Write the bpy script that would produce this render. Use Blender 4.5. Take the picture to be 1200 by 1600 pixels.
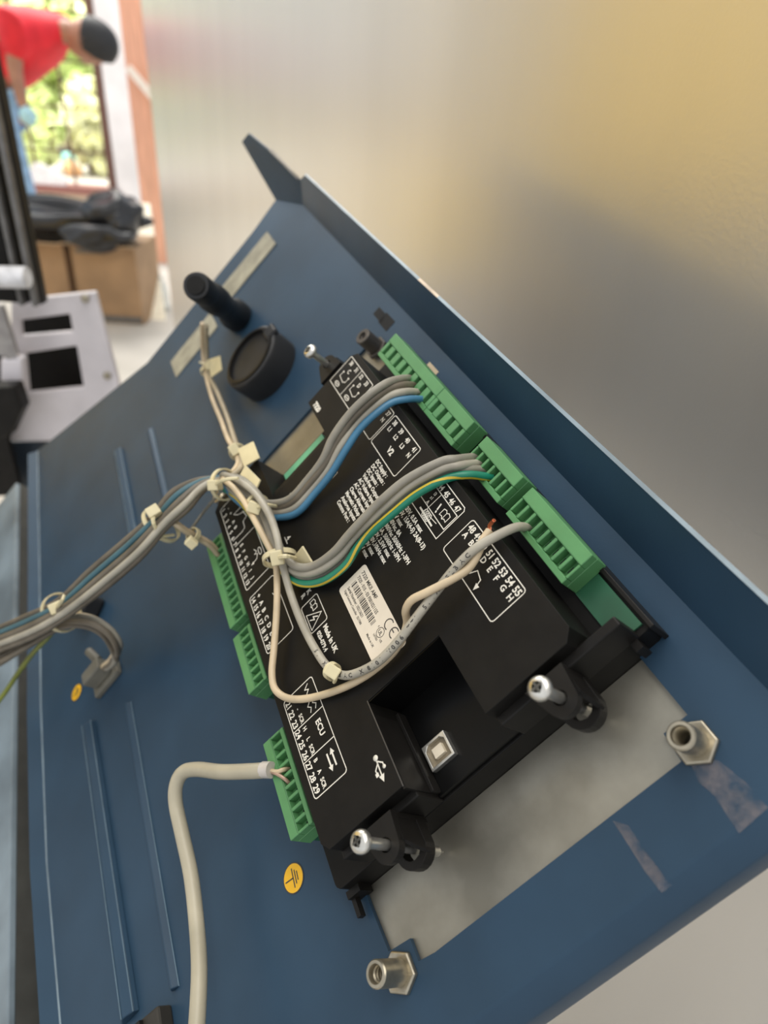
import bpy, bmesh, math, random
from mathutils import Vector, Matrix
from mathutils.geometry import tessellate_polygon
random.seed(7)
for o in list(bpy.data.objects): bpy.data.objects.remove(o)
SC = bpy.context.scene
COL = SC.collection
# ------------------------------------------------------------------ camera
F = 1094.68                                     # focal length in pixels of the 1200x1600 frame
DOWN = Vector((480 - 600, 2550 - 800, F)).normalized()     # plumb line in camera axes (x right, y down, z forward)
FWD = (Vector((0, 0, 1)) - DOWN * DOWN.z).normalized()
RGT = DOWN.cross(FWD)
W3 = Matrix((RGT, FWD, -DOWN))                  # camera axes -> world axes
EYE = Vector((0, 0, 1.45))
cd = bpy.data.cameras.new('camera'); cam = bpy.data.objects.new('camera', cd); COL.objects.link(cam)
cd.sensor_fit = 'VERTICAL'; cd.sensor_height = 36; cd.sensor_width = 27; cd.lens = F / 1600 * 36
cd.clip_start = 0.01; cd.clip_end = 200
cam.matrix_world = Matrix.Translation(EYE) @ (W3 @ Matrix(((1, 0, 0), (0, -1, 0), (0, 0, -1)))).to_4x4()
cd.dof.use_dof = True; cd.dof.focus_distance = 0.285; cd.dof.aperture_fstop = 24.63 / 3.2
SC.camera = cam
# the frame of the control panel lid, found from the printed terminal pitch
R3 = Matrix(((0.36313412, 0.68057756, -0.63635508), (0.60387121, -0.69202759, -0.39552165), (-0.70955844, -0.24064910, -0.66228003)))
T3 = Vector((-78.4113549, 20.4275800, 373.8476367))
PM = Matrix.Translation(EYE + W3 @ T3 * 0.001) @ (W3 @ R3).to_4x4()      # panel frame in metres
CL = -(R3.transposed() @ T3)                   # camera in the panel frame, millimetres
# ------------------------------------------------------------------ light
SC.view_settings.view_transform = 'Standard'; SC.view_settings.look = 'None'
SC.view_settings.gamma = 1; SC.view_settings.use_curve_mapping = False
SC.view_settings.exposure = 0.0
wd = bpy.data.worlds.new('world'); SC.world = wd; wd.use_nodes = True
bg = wd.node_tree.nodes['Background']; bg.inputs[0].default_value = (0.93, 0.96, 1.0, 1); bg.inputs[1].default_value = 0.85
def area(name, loc, target, size, power, col=(1, 1, 1)):
    l = bpy.data.lights.new(name, 'AREA'); l.shape = 'RECTANGLE'; l.size, l.size_y = size; l.energy = power; l.color = col
    o = bpy.data.objects.new(name, l); COL.objects.link(o); o.location = loc
    o.rotation_euler = (Vector(target) - Vector(loc)).to_track_quat('-Z', 'Y').to_euler(); return o
area('overhead_fill', (0.1, 0.2, 3.6), (0.0, 0.35, 1.2), (1.6, 2.6), 60, (1, 0.95, 0.87))  # unseen area lamp added overhead for soft direction
area('rear_fill', (-2.6, 5.9, 3.6), (-2.6, 5.6, 0), (3.0, 2.4), 95, (1, 0.97, 0.92))  # unseen area lamp added to brighten the far end
area('garden_fill', (-5.5, 11.0, 9.0), (-5.5, 14.5, 1), (7, 7), 2600, (1, 0.97, 0.88))  # added area lamp standing in for sun on the garden
# ------------------------------------------------------------------ helpers
def U(px, py, z=0.0):                            # pixel -> panel frame point (mm) on the plane at height z
    d = R3.transposed() @ Vector(((px - 600) / F, (py - 800) / F, 1)); t = (z - CL.z) / d.z
    return CL + d * t
def wray(px, py): return W3 @ Vector(((px - 600) / F, (py - 800) / F, 1))
def WY(px, py, y):                               # pixel -> world point at forward distance y
    r = wray(px, py); return EYE + r * (y / r.y)
def WF(px, py, z=0.0):                           # pixel -> world point at height z
    r = wray(px, py); return EYE + r * ((z - EYE.z) / r.z)
def V(*a): return Vector(a)
MATS = {}
def mat(name, col, rough=0.5, metal=0.0, noise=0.06, scale=60, bump=0.0, bscale=300, col2=None, nscale=None, coat=0.0, spec=None, emis=None, trans=0.0):
    if name in MATS: return MATS[name]
    m = bpy.data.materials.new(name); m.use_nodes = True; nt = m.node_tree; b = nt.nodes['Principled BSDF']
    tc = nt.nodes.new('ShaderNodeTexCoord'); n = nt.nodes.new('ShaderNodeTexNoise')
    n.inputs['Scale'].default_value = scale; n.inputs['Detail'].default_value = 6; nt.links.new(tc.outputs['Object'], n.inputs['Vector'])
    if nscale: 
        mp = nt.nodes.new('ShaderNodeMapping'); mp.inputs['Scale'].default_value = nscale
        nt.links.new(tc.outputs['Object'], mp.inputs['Vector']); nt.links.new(mp.outputs['Vector'], n.inputs['Vector'])
    mx = nt.nodes.new('ShaderNodeMixRGB'); c = Vector(col)
    c2 = Vector(col2) if col2 else c * (1 + noise * 4)
    c1 = c if col2 else c * (1 - noise * 2)
    mx.inputs[1].default_value = (*c1, 1); mx.inputs[2].default_value = (*c2, 1)
    rp = nt.nodes.new('ShaderNodeValToRGB'); rp.color_ramp.elements[0].position = 0.35; rp.color_ramp.elements[1].position = 0.68
    nt.links.new(n.outputs['Fac'], rp.inputs['Fac']); nt.links.new(rp.outputs['Color'], mx.inputs['Fac']); nt.links.new(mx.outputs['Color'], b.inputs['Base Color'])
    b.inputs['Roughness'].default_value = rough; b.inputs['Metallic'].default_value = metal
    if coat: b.inputs['Coat Weight'].default_value = coat
    if spec is not None: b.inputs['Specular IOR Level'].default_value = spec
    if trans: b.inputs['Transmission Weight'].default_value = trans
    if bump:
        bn = nt.nodes.new('ShaderNodeTexNoise'); bn.inputs['Scale'].default_value = bscale; bn.inputs['Detail'].default_value = 4
        bp = nt.nodes.new('ShaderNodeBump'); bp.inputs['Strength'].default_value = bump; bp.inputs['Distance'].default_value = 0.001
        nt.links.new(tc.outputs['Object'], bn.inputs['Vector']); nt.links.new(bn.outputs['Fac'], bp.inputs['Height']); nt.links.new(bp.outputs['Normal'], b.inputs['Normal'])
    MATS[name] = m; return m
class MB:
    def __init__(s): s.v = []; s.f = []
    def add(s, vs, fs):
        k = len(s.v); s.v += [Vector(v) for v in vs]; s.f += [[i + k for i in f] for f in fs]; return s
    def box(s, a, b):
        x0, y0, z0 = a; x1, y1, z1 = b
        return s.add([(x0, y0, z0), (x1, y0, z0), (x1, y1, z0), (x0, y1, z0), (x0, y0, z1), (x1, y0, z1), (x1, y1, z1), (x0, y1, z1)],
                     [(0, 3, 2, 1), (4, 5, 6, 7), (0, 1, 5, 4), (1, 2, 6, 5), (2, 3, 7, 6), (3, 0, 4, 7)])
    def hexa(s, bot, top):
        n = len(bot); fs = [list(range(n))[::-1], list(range(n, 2 * n))] + [(i, (i + 1) % n, n + (i + 1) % n, n + i) for i in range(n)]
        return s.add(list(bot) + list(top), fs)
    def plate(s, outer, holes, z0, z1, mp=None):
        loops = [outer] + list(holes); mp = mp or (lambda x, y, z: (x, y, z))
        pts = [p for l in loops for p in l]; n = len(pts)
        tri = tessellate_polygon([[Vector((p[0], p[1], 0)) for p in l] for l in loops])
        vs = [mp(p[0], p[1], z1) for p in pts] + [mp(p[0], p[1], z0) for p in pts]; fs = []
        for t in tri:
            a, b, c = [pts[i] for i in t]
            if (b[0]-a[0])*(c[1]-a[1]) - (b[1]-a[1])*(c[0]-a[0]) < 0: t = t[::-1]
            fs += [list(t), [i + n for i in t[::-1]]]
        k = 0
        for li, l in enumerate(loops):
            m = len(l); ar = sum(l[i][0] * l[(i+1) % m][1] - l[(i+1) % m][0] * l[i][1] for i in range(m))
            flip = (ar > 0) == (li > 0)
            for i in range(m):
                q = [k + i, k + i + n, k + (i + 1) % m + n, k + (i + 1) % m]
                fs.append(q[::-1] if flip else q)
            k += m
        return s.add(vs, fs)
    def lathe(s, prof, c=(0, 0, 0), ax=(0, 0, 1), n=24, sx=1, sy=1, caps=True):
        q = Vector(ax).normalized().to_track_quat('Z', 'Y'); c = Vector(c); vs = []; fs = []
        for r, z in prof:
            for i in range(n):
                a = 2 * math.pi * i / n; vs.append(c + q @ Vector((r * math.cos(a) * sx, r * math.sin(a) * sy, z)))
        for j in range(len(prof) - 1):
            for i in range(n):
                fs.append((j*n + i, j*n + (i+1) % n, (j+1)*n + (i+1) % n, (j+1)*n + i))
        if caps and prof[0][0] > 1e-6: fs.append(tuple(range(n))[::-1])
        if caps and prof[-1][0] > 1e-6: fs.append(tuple(range((len(prof)-1)*n, len(prof)*n)))
        return s.add(vs, fs)
    def tube(s, pts, r, n=10, sub=6, closed=False, caps=True):
        P = spline(pts, sub, closed); m = len(P); rr = r if isinstance(r, (list, tuple)) else None
        T = [((P[(i+1) % m] - P[i-1]) if (closed or 0 < i < m-1) else (P[1]-P[0] if i == 0 else P[-1]-P[-2])).normalized() for i in range(m)]
        nv = T[0].orthogonal().normalized(); vs = []; fs = []
        for i in range(m):
            nv = (nv - T[i] * nv.dot(T[i])).normalized(); bv = T[i].cross(nv)
            ra = r if rr is None else rr[0] + (rr[1] - rr[0]) * i / (m - 1)
            for j in range(n):
                a = 2 * math.pi * j / n; vs.append(P[i] + (nv * math.cos(a) + bv * math.sin(a)) * ra)
        for i in range(m if closed else m - 1):
            for j in range(n): fs.append((i*n + j, i*n + (j+1) % n, ((i+1) % m)*n + (j+1) % n, ((i+1) % m)*n + j))
        if caps and not closed: fs += [tuple(range(n))[::-1], tuple(range((m-1)*n, m*n))]
        return s.add(vs, fs)
    def stroke(s, pts, w, z=0.04, closed=False):
        m = len(pts); P = [Vector((p[0], p[1])) for p in pts]
        for i in range(m if closed else m - 1):
            a, b = P[i], P[(i + 1) % m]; d = (b - a)
            if d.length < 1e-6: continue
            d.normalize(); nn = Vector((-d.y, d.x)) * w / 2; e = d * w / 2
            q = [a - e + nn, a - e - nn, b + e - nn, b + e + nn]
            zz = z + 0.0015 * (i % 3)
            s.add([(p.x, p.y, zz) for p in q], [(0, 1, 2, 3)])
        return s
    def build(s, name, m, parent=None, base=None, scale=0.001, frame=None, smooth=False, bevel=0, seg=2, angle=35, local=False):
        me = bpy.data.meshes.new(name); me.from_pydata([v * scale for v in s.v], [], s.f)
        bm = bmesh.new(); bm.from_mesh(me); bmesh.ops.recalc_face_normals(bm, faces=bm.faces) if smooth != 'raw' else None; bm.to_mesh(me); bm.free()
        me.materials.append(m); o = bpy.data.objects.new(name, me); COL.objects.link(o)
        if parent is not None:
            o.parent = parent; off = parent.get('_base') if not local else None
            root = parent
            if parent.type == 'MESH' or off is None: o.location = (0, 0, 0)
            else: o.location = -Vector(off)
        elif frame is not None: o.matrix_world = frame
        if smooth:
            for p in me.polygons: p.use_smooth = True
            if smooth != 'raw':
                try: me.set_sharp_from_angle(angle=math.radians(angle))
                except Exception: pass
        if bevel:
            bv = o.modifiers.new('bevel', 'BEVEL'); bv.width = bevel * scale; bv.segments = seg; bv.limit_method = 'ANGLE'; bv.angle_limit = math.radians(40)
        return o
def spline(pts, sub=6, closed=False):
    P = [Vector(p) for p in pts]; n = len(P); out = []
    if n == 2: return P
    for i in range(n if closed else n - 1):
        p1, p2 = P[i], P[(i+1) % n]
        p0 = P[i-1] if (i or closed) else p1 * 2 - p2
        p3 = P[(i+2) % n] if (closed or i + 2 < n) else p2 * 2 - p1
        for k in range(sub):
            t = k / sub
            out.append(0.5 * ((2*p1) + (p2-p0)*t + (2*p0-5*p1+4*p2-p3)*t*t + (3*p1-p0-3*p2+p3)*t**3))
    if not closed: out.append(P[-1])
    return out
def tag(o, label=None, cat=None, group=None, kind=None):
    if label: o['label'] = label
    if cat: o['category'] = cat
    if group: o['group'] = group
    if kind: o['kind'] = kind
    return o
def thing(name, label, cat, base=(0, 0, 0), frame=None, group=None, scale=0.001, kind=None):
    o = bpy.data.objects.new(name, None); COL.objects.link(o); b = Vector(base) * scale
    o.matrix_world = (frame if frame is not None else Matrix.Identity(4)) @ Matrix.Translation(b)
    o.empty_display_size = 0.01; o['_base'] = tuple(b); tag(o, label, cat, group, kind); return o
def rect(x0, y0, x1, y1): return [(x0, y0), (x1, y0), (x1, y1), (x0, y1)]
def rrect(x0, y0, x1, y1, r=1.0, n=3):
    out = []
    for cx, cy, a0 in ((x1-r, y1-r, 0), (x0+r, y1-r, 90), (x0+r, y0+r, 180), (x1-r, y0+r, 270)):
        for k in range(n + 1):
            a = math.radians(a0 + 90*k/n); out.append((cx + r*math.cos(a), cy + r*math.sin(a)))
    return out
def arc(cx, cy, r, a0, a1, n=10): return [(cx + r*math.cos(math.radians(a0 + (a1-a0)*k/n)), cy + r*math.sin(math.radians(a0 + (a1-a0)*k/n))) for k in range(n + 1)]
_tc = {}
def text_mesh(s, bold):
    key = (s, bold)
    if key in _tc: return _tc[key]
    c = bpy.data.curves.new('t', 'FONT'); c.body = s; c.size = 1.0; c.offset = bold; c.resolution_u = 2
    o = bpy.data.objects.new('t', c); COL.objects.link(o); bpy.context.view_layer.update()
    me = o.evaluated_get(bpy.context.evaluated_depsgraph_get()).to_mesh()
    vs = [v.co.copy() for v in me.vertices]; fs = [list(p.vertices) for p in me.polygons]
    o.to_mesh_clear(); bpy.data.objects.remove(o); bpy.data.curves.remove(c)
    _tc[key] = (vs, fs); return vs, fs
def text(mb, s, x, y, h, align='c', bold=0.02, z=0.05, sx=1.0, rot=0.0, mp=None):
    vs, fs = text_mesh(s, bold)
    if not vs: return mb
    k = h / 0.72; x0 = min(v.x for v in vs); x1 = max(v.x for v in vs)
    ox = {'c': (x0+x1)/2, 'l': x0, 'r': x1}[align]; ca, sa = math.cos(rot), math.sin(rot); out = []
    for v in vs:
        a, b = (v.x - ox)*k*sx, (v.y - 0.36)*k
        q = Vector((x + a*ca - b*sa, y + a*sa + b*ca, z)); out.append(mp(q) if mp else q)
    return mb.add(out, fs)
# ------------------------------------------------------------------ materials
blue = mat('blue_paint', (0.024, 0.054, 0.092), 0.40, noise=0.05, scale=14, bump=0.04, bscale=900, spec=0.27)
paleblue = mat('pale_blue_paint', (0.17, 0.215, 0.25), 0.3, noise=0.12, scale=16)
steel = mat('bare_steel', (0.23, 0.215, 0.175), 0.46, 0.8, col2=(0.42, 0.395, 0.33), scale=24, bump=0.03, bscale=700)
zinc = mat('zinc_plate', (0.72, 0.70, 0.64), 0.28, 0.9, noise=0.05, scale=200)
brass = mat('zinc_nut', (0.40, 0.36, 0.28), 0.36, 0.9, noise=0.06, scale=150)
blk = mat('black_plastic', (0.0065, 0.0058, 0.005), 0.5, noise=0.08, scale=90, bump=0.06, bscale=2500, spec=0.2)
blk2 = mat('dark_plastic', (0.010, 0.009, 0.008), 0.45, noise=0.08, scale=90, spec=0.22)
gloss = mat('gloss_black', (0.003, 0.003, 0.003), 0.3, noise=0.02, spec=0.2)
green = mat('green_plug', (0.092, 0.262, 0.10), 0.42, noise=0.03, scale=70)
dgreen = mat('green_header', (0.02, 0.10, 0.05), 0.4, noise=0.06, scale=50)
white = mat('white_print', (0.74, 0.70, 0.61), 0.6, noise=0.02)
paper = mat('label_paper', (0.72, 0.64, 0.52), 0.5, noise=0.02)
ink = mat('ink', (0.05, 0.045, 0.04), 0.6, noise=0.02)
greywire = mat('grey_pvc', (0.26, 0.24, 0.195), 0.42, noise=0.06, scale=60)
ltgrey = mat('light_grey_pvc', (0.37, 0.34, 0.275), 0.42, noise=0.06, scale=60)
dkgrey = mat('taupe_pvc', (0.13, 0.108, 0.078), 0.45, noise=0.08, scale=60)
bluewire = mat('blue_pvc', (0.055, 0.185, 0.31), 0.4, noise=0.03)
tealwire = mat('teal_pvc', (0.045, 0.12, 0.15), 0.45, noise=0.05)
greenwire = mat('green_pvc', (0.012, 0.20, 0.12), 0.4, noise=0.03)
yellow = mat('yellow_pvc', (0.62, 0.45, 0.04), 0.4, noise=0.03)
olive = mat('olive_pvc', (0.21, 0.24, 0.03), 0.4, noise=0.05)
cream = mat('cream_pvc', (0.58, 0.46, 0.30), 0.42, noise=0.05)
nylon = mat('nylon', (0.66, 0.58, 0.36), 0.4, noise=0.04, scale=50)
copper = mat('copper', (0.65, 0.24, 0.13), 0.3, 0.9, noise=0.05)
rubber = mat('rubber', (0.012, 0.012, 0.013), 0.55, noise=0.08, scale=60)
tape = mat('gasket_tape', (0.30, 0.28, 0.21), 0.6, noise=0.08, scale=80)
amber = mat('earth_yellow', (0.80, 0.44, 0.015), 0.45, noise=0.04, scale=60)
# the brushed wall
def wall_mat():
    m = bpy.data.materials.new('brushed_sheet'); m.use_nodes = True; nt = m.node_tree; b = nt.nodes['Principled BSDF']; L = nt.links.new
    tc = nt.nodes.new('ShaderNodeTexCoord')
    mp = nt.nodes.new('ShaderNodeMapping'); mp.inputs['Scale'].default_value = (9, 9, 0.6); L(tc.outputs['Object'], mp.inputs['Vector'])
    n = nt.nodes.new('ShaderNodeTexNoise'); n.inputs['Scale'].default_value = 1; n.inputs['Detail'].default_value = 5; L(mp.outputs['Vector'], n.inputs['Vector'])
    n2 = nt.nodes.new('ShaderNodeTexNoise'); n2.inputs['Scale'].default_value = 420; n2.inputs['Detail'].default_value = 3; L(tc.outputs['Object'], n2.inputs['Vector'])
    r = nt.nodes.new('ShaderNodeValToRGB'); e = r.color_ramp.elements
    e[0].position = 0.3; e[0].color = (0.72, 0.71, 0.69, 1); e[1].position = 0.75; e[1].color = (0.78, 0.77, 0.75, 1)
    L(n.outputs['Fac'], r.inputs['Fac']); L(r.outputs['Color'], b.inputs['Base Color'])
    b.inputs['Metallic'].default_value = 0.8; b.inputs['Roughness'].default_value = 0.32
    bp = nt.nodes.new('ShaderNodeBump'); bp.inputs['Strength'].default_value = 0.12; bp.inputs['Distance'].default_value = 0.0006
    L(n2.outputs['Fac'], bp.inputs['Height']); L(bp.outputs['Normal'], b.inputs['Normal']); return m
wallm = wall_mat()
concrete = mat('concrete', (0.50, 0.47, 0.42), 0.75, col2=(0.64, 0.60, 0.54), scale=3, bump=0.1, bscale=40)
# ------------------------------------------------------------------ setting
MB().box((-9, -3, -0.1), (4, 14, 0)).build('floor', concrete, scale=1)['kind'] = 'structure'
WU = Vector((-0.407, 0.914, 0)).normalized(); WN = Vector((WU.y, -WU.x, 0)); WO = 0.30      # wall on the right: direction, normal, offset
def on_wall(px, py):
    r = wray(px, py); return EYE + r * (WO / r.dot(WN))
e0 = on_wall(240, 200); s_end = (e0 - WN * WO).dot(WU)
def wpt(s, off, z): q = WU * s + WN * (WO + off); return (q.x, q.y, z)
w = MB().hexa([wpt(-2.2, 0, 0), wpt(s_end, 0, 0), wpt(s_end, 0.06, 0), wpt(-2.2, 0.06, 0)], [wpt(-2.2, 0, 3.2), wpt(s_end, 0, 3.2), wpt(s_end, 0.06, 3.2), wpt(-2.2, 0.06, 3.2)]).build('wall_right', wallm, scale=1)
w['kind'] = 'structure'
# ------------------------------------------------------------------ control panel lid (panel frame, millimetres)
lid = thing('control_panel_lid', 'open blue painted steel lid carrying the black control module', 'panel', (228, -50, -38), PM)
ZS = -35.0
far_pts = [(-356, -57), (-443, -228)]
LE = [(-443, -240), (-240, -241), (-98, -243), (28, -240), (121, -231), (228, -216)]
outer = [(-361, 148), (-361, 134), (-356, 100), (-356, -57)] + LE + [(228, 148)]
hole = [(-94, -19), (177, -20), (195, -19), (196, -8), (204, -8), (205, 0), (205, 113), (195, 114), (195, 124), (170, 124), (-94, 124)]
MB().plate(outer, [hole], ZS - 1.8, ZS).build('sheet', blue, lid)
FZ = 18.0                                        # the side flange leans outwards at 45 degrees
fl = [(-330, 148, ZS), (232, 148, ZS), (232, 148 + FZ, ZS + FZ), (-298, 148 + FZ, ZS + FZ), (-316, 160, ZS + 12)]
th = Vector((0, 1.2, -1.2))
MB().hexa([Vector(p) + th for p in fl], fl).build('side_flange', blue, lid)
tb = [(-361, 134, ZS), (-432, 149, -4), (-418, 158.5, 0), (-359, 161, -10), (-311, 160, ZS + 12), (-300, 150, ZS)]
MB().hexa([Vector(p) + th for p in tb], tb).build('corner_tab', blue, lid)
def edge(x0, x1, m, nm):
    y = 148 + FZ; z = ZS + FZ
    MB().hexa([(x0, y - 0.2, z - 0.6), (x1, y - 0.2, z - 0.6), (x1, y + 1.5, z - 1.2), (x0, y + 1.5, z - 1.2)], [(x0, y, z + 0.3), (x1, y, z + 0.3), (x1, y + 1.6, z - 0.2), (x0, y + 1.6, z - 0.2)]).build(nm, m, lid)
we = mat('edge_wear_highlight', (0.20, 0.26, 0.30), 0.4, noise=0.1, scale=40); be = mat('bare_edge', (0.6, 0.48, 0.36), 0.5, noise=0.1)
edge(-298, -72, we, 'flange_edge'); edge(-72, -46, be, 'chipped_edge'); edge(-46, 232, we, 'flange_edge')
MB().hexa([(-372, 160.2, -9), (-318, 159.6, ZS + 12), (-314, 161, ZS + 13), (-370, 162, -8.6)], [(-372, 160.2, -7.5), (-318, 159.6, ZS + 14), (-308, 162, ZS + 17), (-366, 163, -7.5)]).build('tab_hem', mat('pale_metal', (0.5, 0.48, 0.45), 0.5), lid)
# rounded near edge rolled downwards
prof = [(228, ZS), (229, ZS - 0.1), (229.8, ZS - 0.5), (236.4, ZS - 6.2), (237, ZS - 7.2), (237, ZS - 24), (235.2, ZS - 24), (235.2, ZS - 8), (228, ZS - 1.8)]
MB().hexa([(x, -216, z) for x, z in prof], [(x, 148, z) for x, z in prof]).build('end_flange', blue, lid, smooth=True, angle=50)
hf = MB()
for (x0, y0), (x1, y1) in zip(LE[:-1], LE[1:]):
    hf.hexa([(x0, y0, ZS - 1.5), (x1, y1, ZS - 1.5), (x1, y1 - 9.5, ZS + 4.2), (x0, y0 - 9.5, ZS + 4.2)], [(x0, y0, ZS), (x1, y1, ZS), (x1, y1 - 8.5, ZS + 6), (x0, y0 - 8.5, ZS + 6)])
hf.build('hinge_flange', blue, lid)
for (x0, y0), (x1, y1) in zip(LE[:-1], LE[1:]): MB().hexa([(x0, y0 - 0.5, ZS), (x1, y1 - 0.5, ZS), (x1, y1 + 0.5, ZS), (x0, y0 + 0.5, ZS)], [(x0, y0 - 0.4, ZS + 0.4), (x1, y1 - 0.4, ZS + 0.4), (x1, y1 + 0.3, ZS + 0.4), (x0, y0 + 0.3, ZS + 0.4)]).build('fold_highlight', we, lid)  # pale strip painted as the highlight along the fold
MB().plate(rect(-100, -28, 212, 139), [rect(-49.2, -24.2, 170.2, 136.2)], ZS - 4.6, ZS - 2.0).build('mounting_plate', steel, lid)
# stiffening channels spot-welded on the lid
def channel(a, b, w, hgt, two=True):
    a, b = Vector(a), Vector(b); d = (b - a).normalized(); n = Vector((-d.y, d.x)); mb = MB()
    prof = [(w/2, 0), (w/2, hgt*0.3), (w*0.08, hgt*0.75), (-w*0.1, hgt*0.7), (-w*0.42, hgt*0.42), (-w/2, 0)] if two else [(w/2, 0), (w/2, hgt*0.3), (0, hgt*0.7), (-w/2, 0)]
    prof = [(-u, z) for u, z in prof][::-1]
    mb.hexa([(a + n*u).to_3d() + Vector((0, 0, ZS + z)) for u, z in prof], [(b + n*u).to_3d() + Vector((0, 0, ZS + z)) for u, z in prof])
    o = mb.build('stiffener', blue, lid, bevel=0.6)
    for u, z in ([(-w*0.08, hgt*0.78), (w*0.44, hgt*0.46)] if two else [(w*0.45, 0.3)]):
        MB().tube([(a + n*u).to_3d() + Vector((0, 0, ZS + z)), (b + n*u).to_3d() + Vector((0, 0, ZS + z))], 0.28, 6).build('ridge_highlight', mat('ridge_highlight_blue', (0.11, 0.17, 0.22), 0.35), o)  # pale tubes painted as highlights along the ridge edges
    return o
def pp(px, py, z=ZS): q = U(px, py, z); return (q.x, q.y)
channel(pp(141, 1135), pp(207, 1590), 12, 7)
channel(pp(202, 1100), pp(276, 1545), 5, 5, False)
channel(pp(186, 706), pp(213, 850), 10, 5)
channel(pp(235, 672), pp(262, 790), 6, 3.5, False)
# gasket tape strips
for a, b in (((425, 372), (353, 460)), ((335, 500), (272, 578))):
    a, b = Vector(pp(*a)), Vector(pp(*b)); d = (b - a).normalized(); n = Vector((-d.y, d.x)) * 15
    q = [a + n, a - n, b - n, b + n]
    MB().plate([(p.x, p.y) for p in q], [], ZS, ZS + 1.0).build('gasket_tape', tape, lid)
# threaded inserts
def insert(x, y, hgt, m, ro=4.6, ri=3.2):
    o = MB().lathe([(ro, ZS), (ro, ZS + 6), (ro, ZS + hgt - 0.5), (ro - 0.4, ZS + hgt), (ri, ZS + hgt), (ri - 0.3, ZS + hgt - 1), (ri - 0.3, ZS + 2)], (x, y, 0), n=24).build('threaded_insert', m, lid, smooth=True)
    MB().lathe([(7.6, ZS), (7.6, ZS + 1.8), (7.0, ZS + 2.3), (ro, ZS + 2.0)], (x, y, 0), n=6).build('hex_flange', m, o, bevel=0.3)
    g = MB()
    for k in range(6): g.lathe([(ri - 0.3, ZS + 3 + k*1.7), (ri - 0.75, ZS + 3.6 + k*1.7), (ri - 0.3, ZS + 4.2 + k*1.7)], (x, y, 0), n=20, caps=False)
    g.build('thread', m, o, smooth=True); return o
insert(203.5, 120.3, 14, brass); insert(203.5, -16.6, 15, brass); insert(-83, 120.8, 14, mat('dark_insert', (0.09, 0.08, 0.07), 0.4, 0.5, noise=0.1), 5.2, 2.6)
insert(-83, -16.6, 15, brass)
# earth stickers
def sticker(px, py, r, rot):
    c = U(px, py, ZS); o = MB().lathe([(r, ZS), (r, ZS + 0.25)], (c.x, c.y, 0), n=28).build('earth_sticker', ink, lid)
    MB().lathe([(r*0.92, ZS + 0.25), (r*0.92, ZS + 0.3)], (c.x, c.y, 0), n=28).build('yellow_face', amber, o)
    g = MB(); ca, sa = math.cos(rot), math.sin(rot)
    def P(a, b): return (c.x + r*(a*ca - b*sa), c.y + r*(a*sa + b*ca))
    for l in ([(0, 0.75), (0, 0.0)], [(-0.6, 0.0), (0.6, 0.0)], [(-0.42, -0.22), (0.42, -0.22)], [(-0.26, -0.42), (0.26, -0.42)]): g.stroke([P(*q) for q in l], r*0.1, ZS + 0.34)
    g.build('earth_symbol', ink, o, smooth='raw')
sticker(459, 1372, 6.3, math.radians(175)); sticker(120, 1082, 6.3, math.radians(175))
def reflection_mat():
    m = bpy.data.materials.new('painted_reflection'); m.use_nodes = True; nt = m.node_tree; b = nt.nodes['Principled BSDF']; b.inputs['Base Color'].default_value = (0.27, 0.24, 0.25, 1); b.inputs['Roughness'].default_value = 0.5
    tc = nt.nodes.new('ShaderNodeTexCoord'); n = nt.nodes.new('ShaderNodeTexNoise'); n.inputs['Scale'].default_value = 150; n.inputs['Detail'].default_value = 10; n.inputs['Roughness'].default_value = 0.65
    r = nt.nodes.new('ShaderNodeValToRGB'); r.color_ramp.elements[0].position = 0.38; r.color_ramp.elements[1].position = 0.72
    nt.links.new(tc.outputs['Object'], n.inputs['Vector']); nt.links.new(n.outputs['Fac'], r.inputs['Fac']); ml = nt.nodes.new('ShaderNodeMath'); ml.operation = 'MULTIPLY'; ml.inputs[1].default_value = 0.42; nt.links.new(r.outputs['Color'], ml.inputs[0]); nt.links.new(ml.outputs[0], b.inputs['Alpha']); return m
refl_m = reflection_mat()
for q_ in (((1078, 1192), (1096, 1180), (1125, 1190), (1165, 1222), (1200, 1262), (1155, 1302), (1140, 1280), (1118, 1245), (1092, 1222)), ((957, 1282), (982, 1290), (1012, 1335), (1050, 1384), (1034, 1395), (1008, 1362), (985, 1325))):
    MB().plate([pp(*p_) for p_ in q_], [], ZS, ZS + 0.08).build('reflection_patch', refl_m, lid)  # thin patches painting the wall's reflection onto the lid
# small paint chips and dark slots near the flange
for px, py, a, b in ((594, 492, 7, 3), (604, 503, 7, 4), (676, 576, 6, 1.3)):
    c = U(px, py, ZS); MB().box((c.x - a, c.y - b, ZS - 0.4), (c.x + a, c.y + b, ZS + 0.15)).build('slot' if px < 660 else 'paint_chip', gloss if px < 660 else cream, lid)
# ------------------------------------------------------------------ cabinet body beside the lid
cab = thing('control_cabinet', 'pale blue cabinet rim with black interior beside the hinged lid edge', 'cabinet', (0, -400, -140), PM)
MB().box((-470, -352, -52), (330, -304, -47)).build('rim', paleblue, cab, bevel=1)
MB().box((-470, -307, -80), (330, -304, -52)).build('rim_return', MATS.get('gap_grey') or mat('gap_grey', (0.055, 0.055, 0.05), 0.5), cab)
MB().plate(rect(-470, -700, 330, -352), [], -140, -136).build('back_panel', blk2, cab)
MB().box((-470, -304, -84), (330, -246, -80)).build('gap_floor', mat('gap_grey', (0.055, 0.055, 0.05), 0.5), cab)
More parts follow.
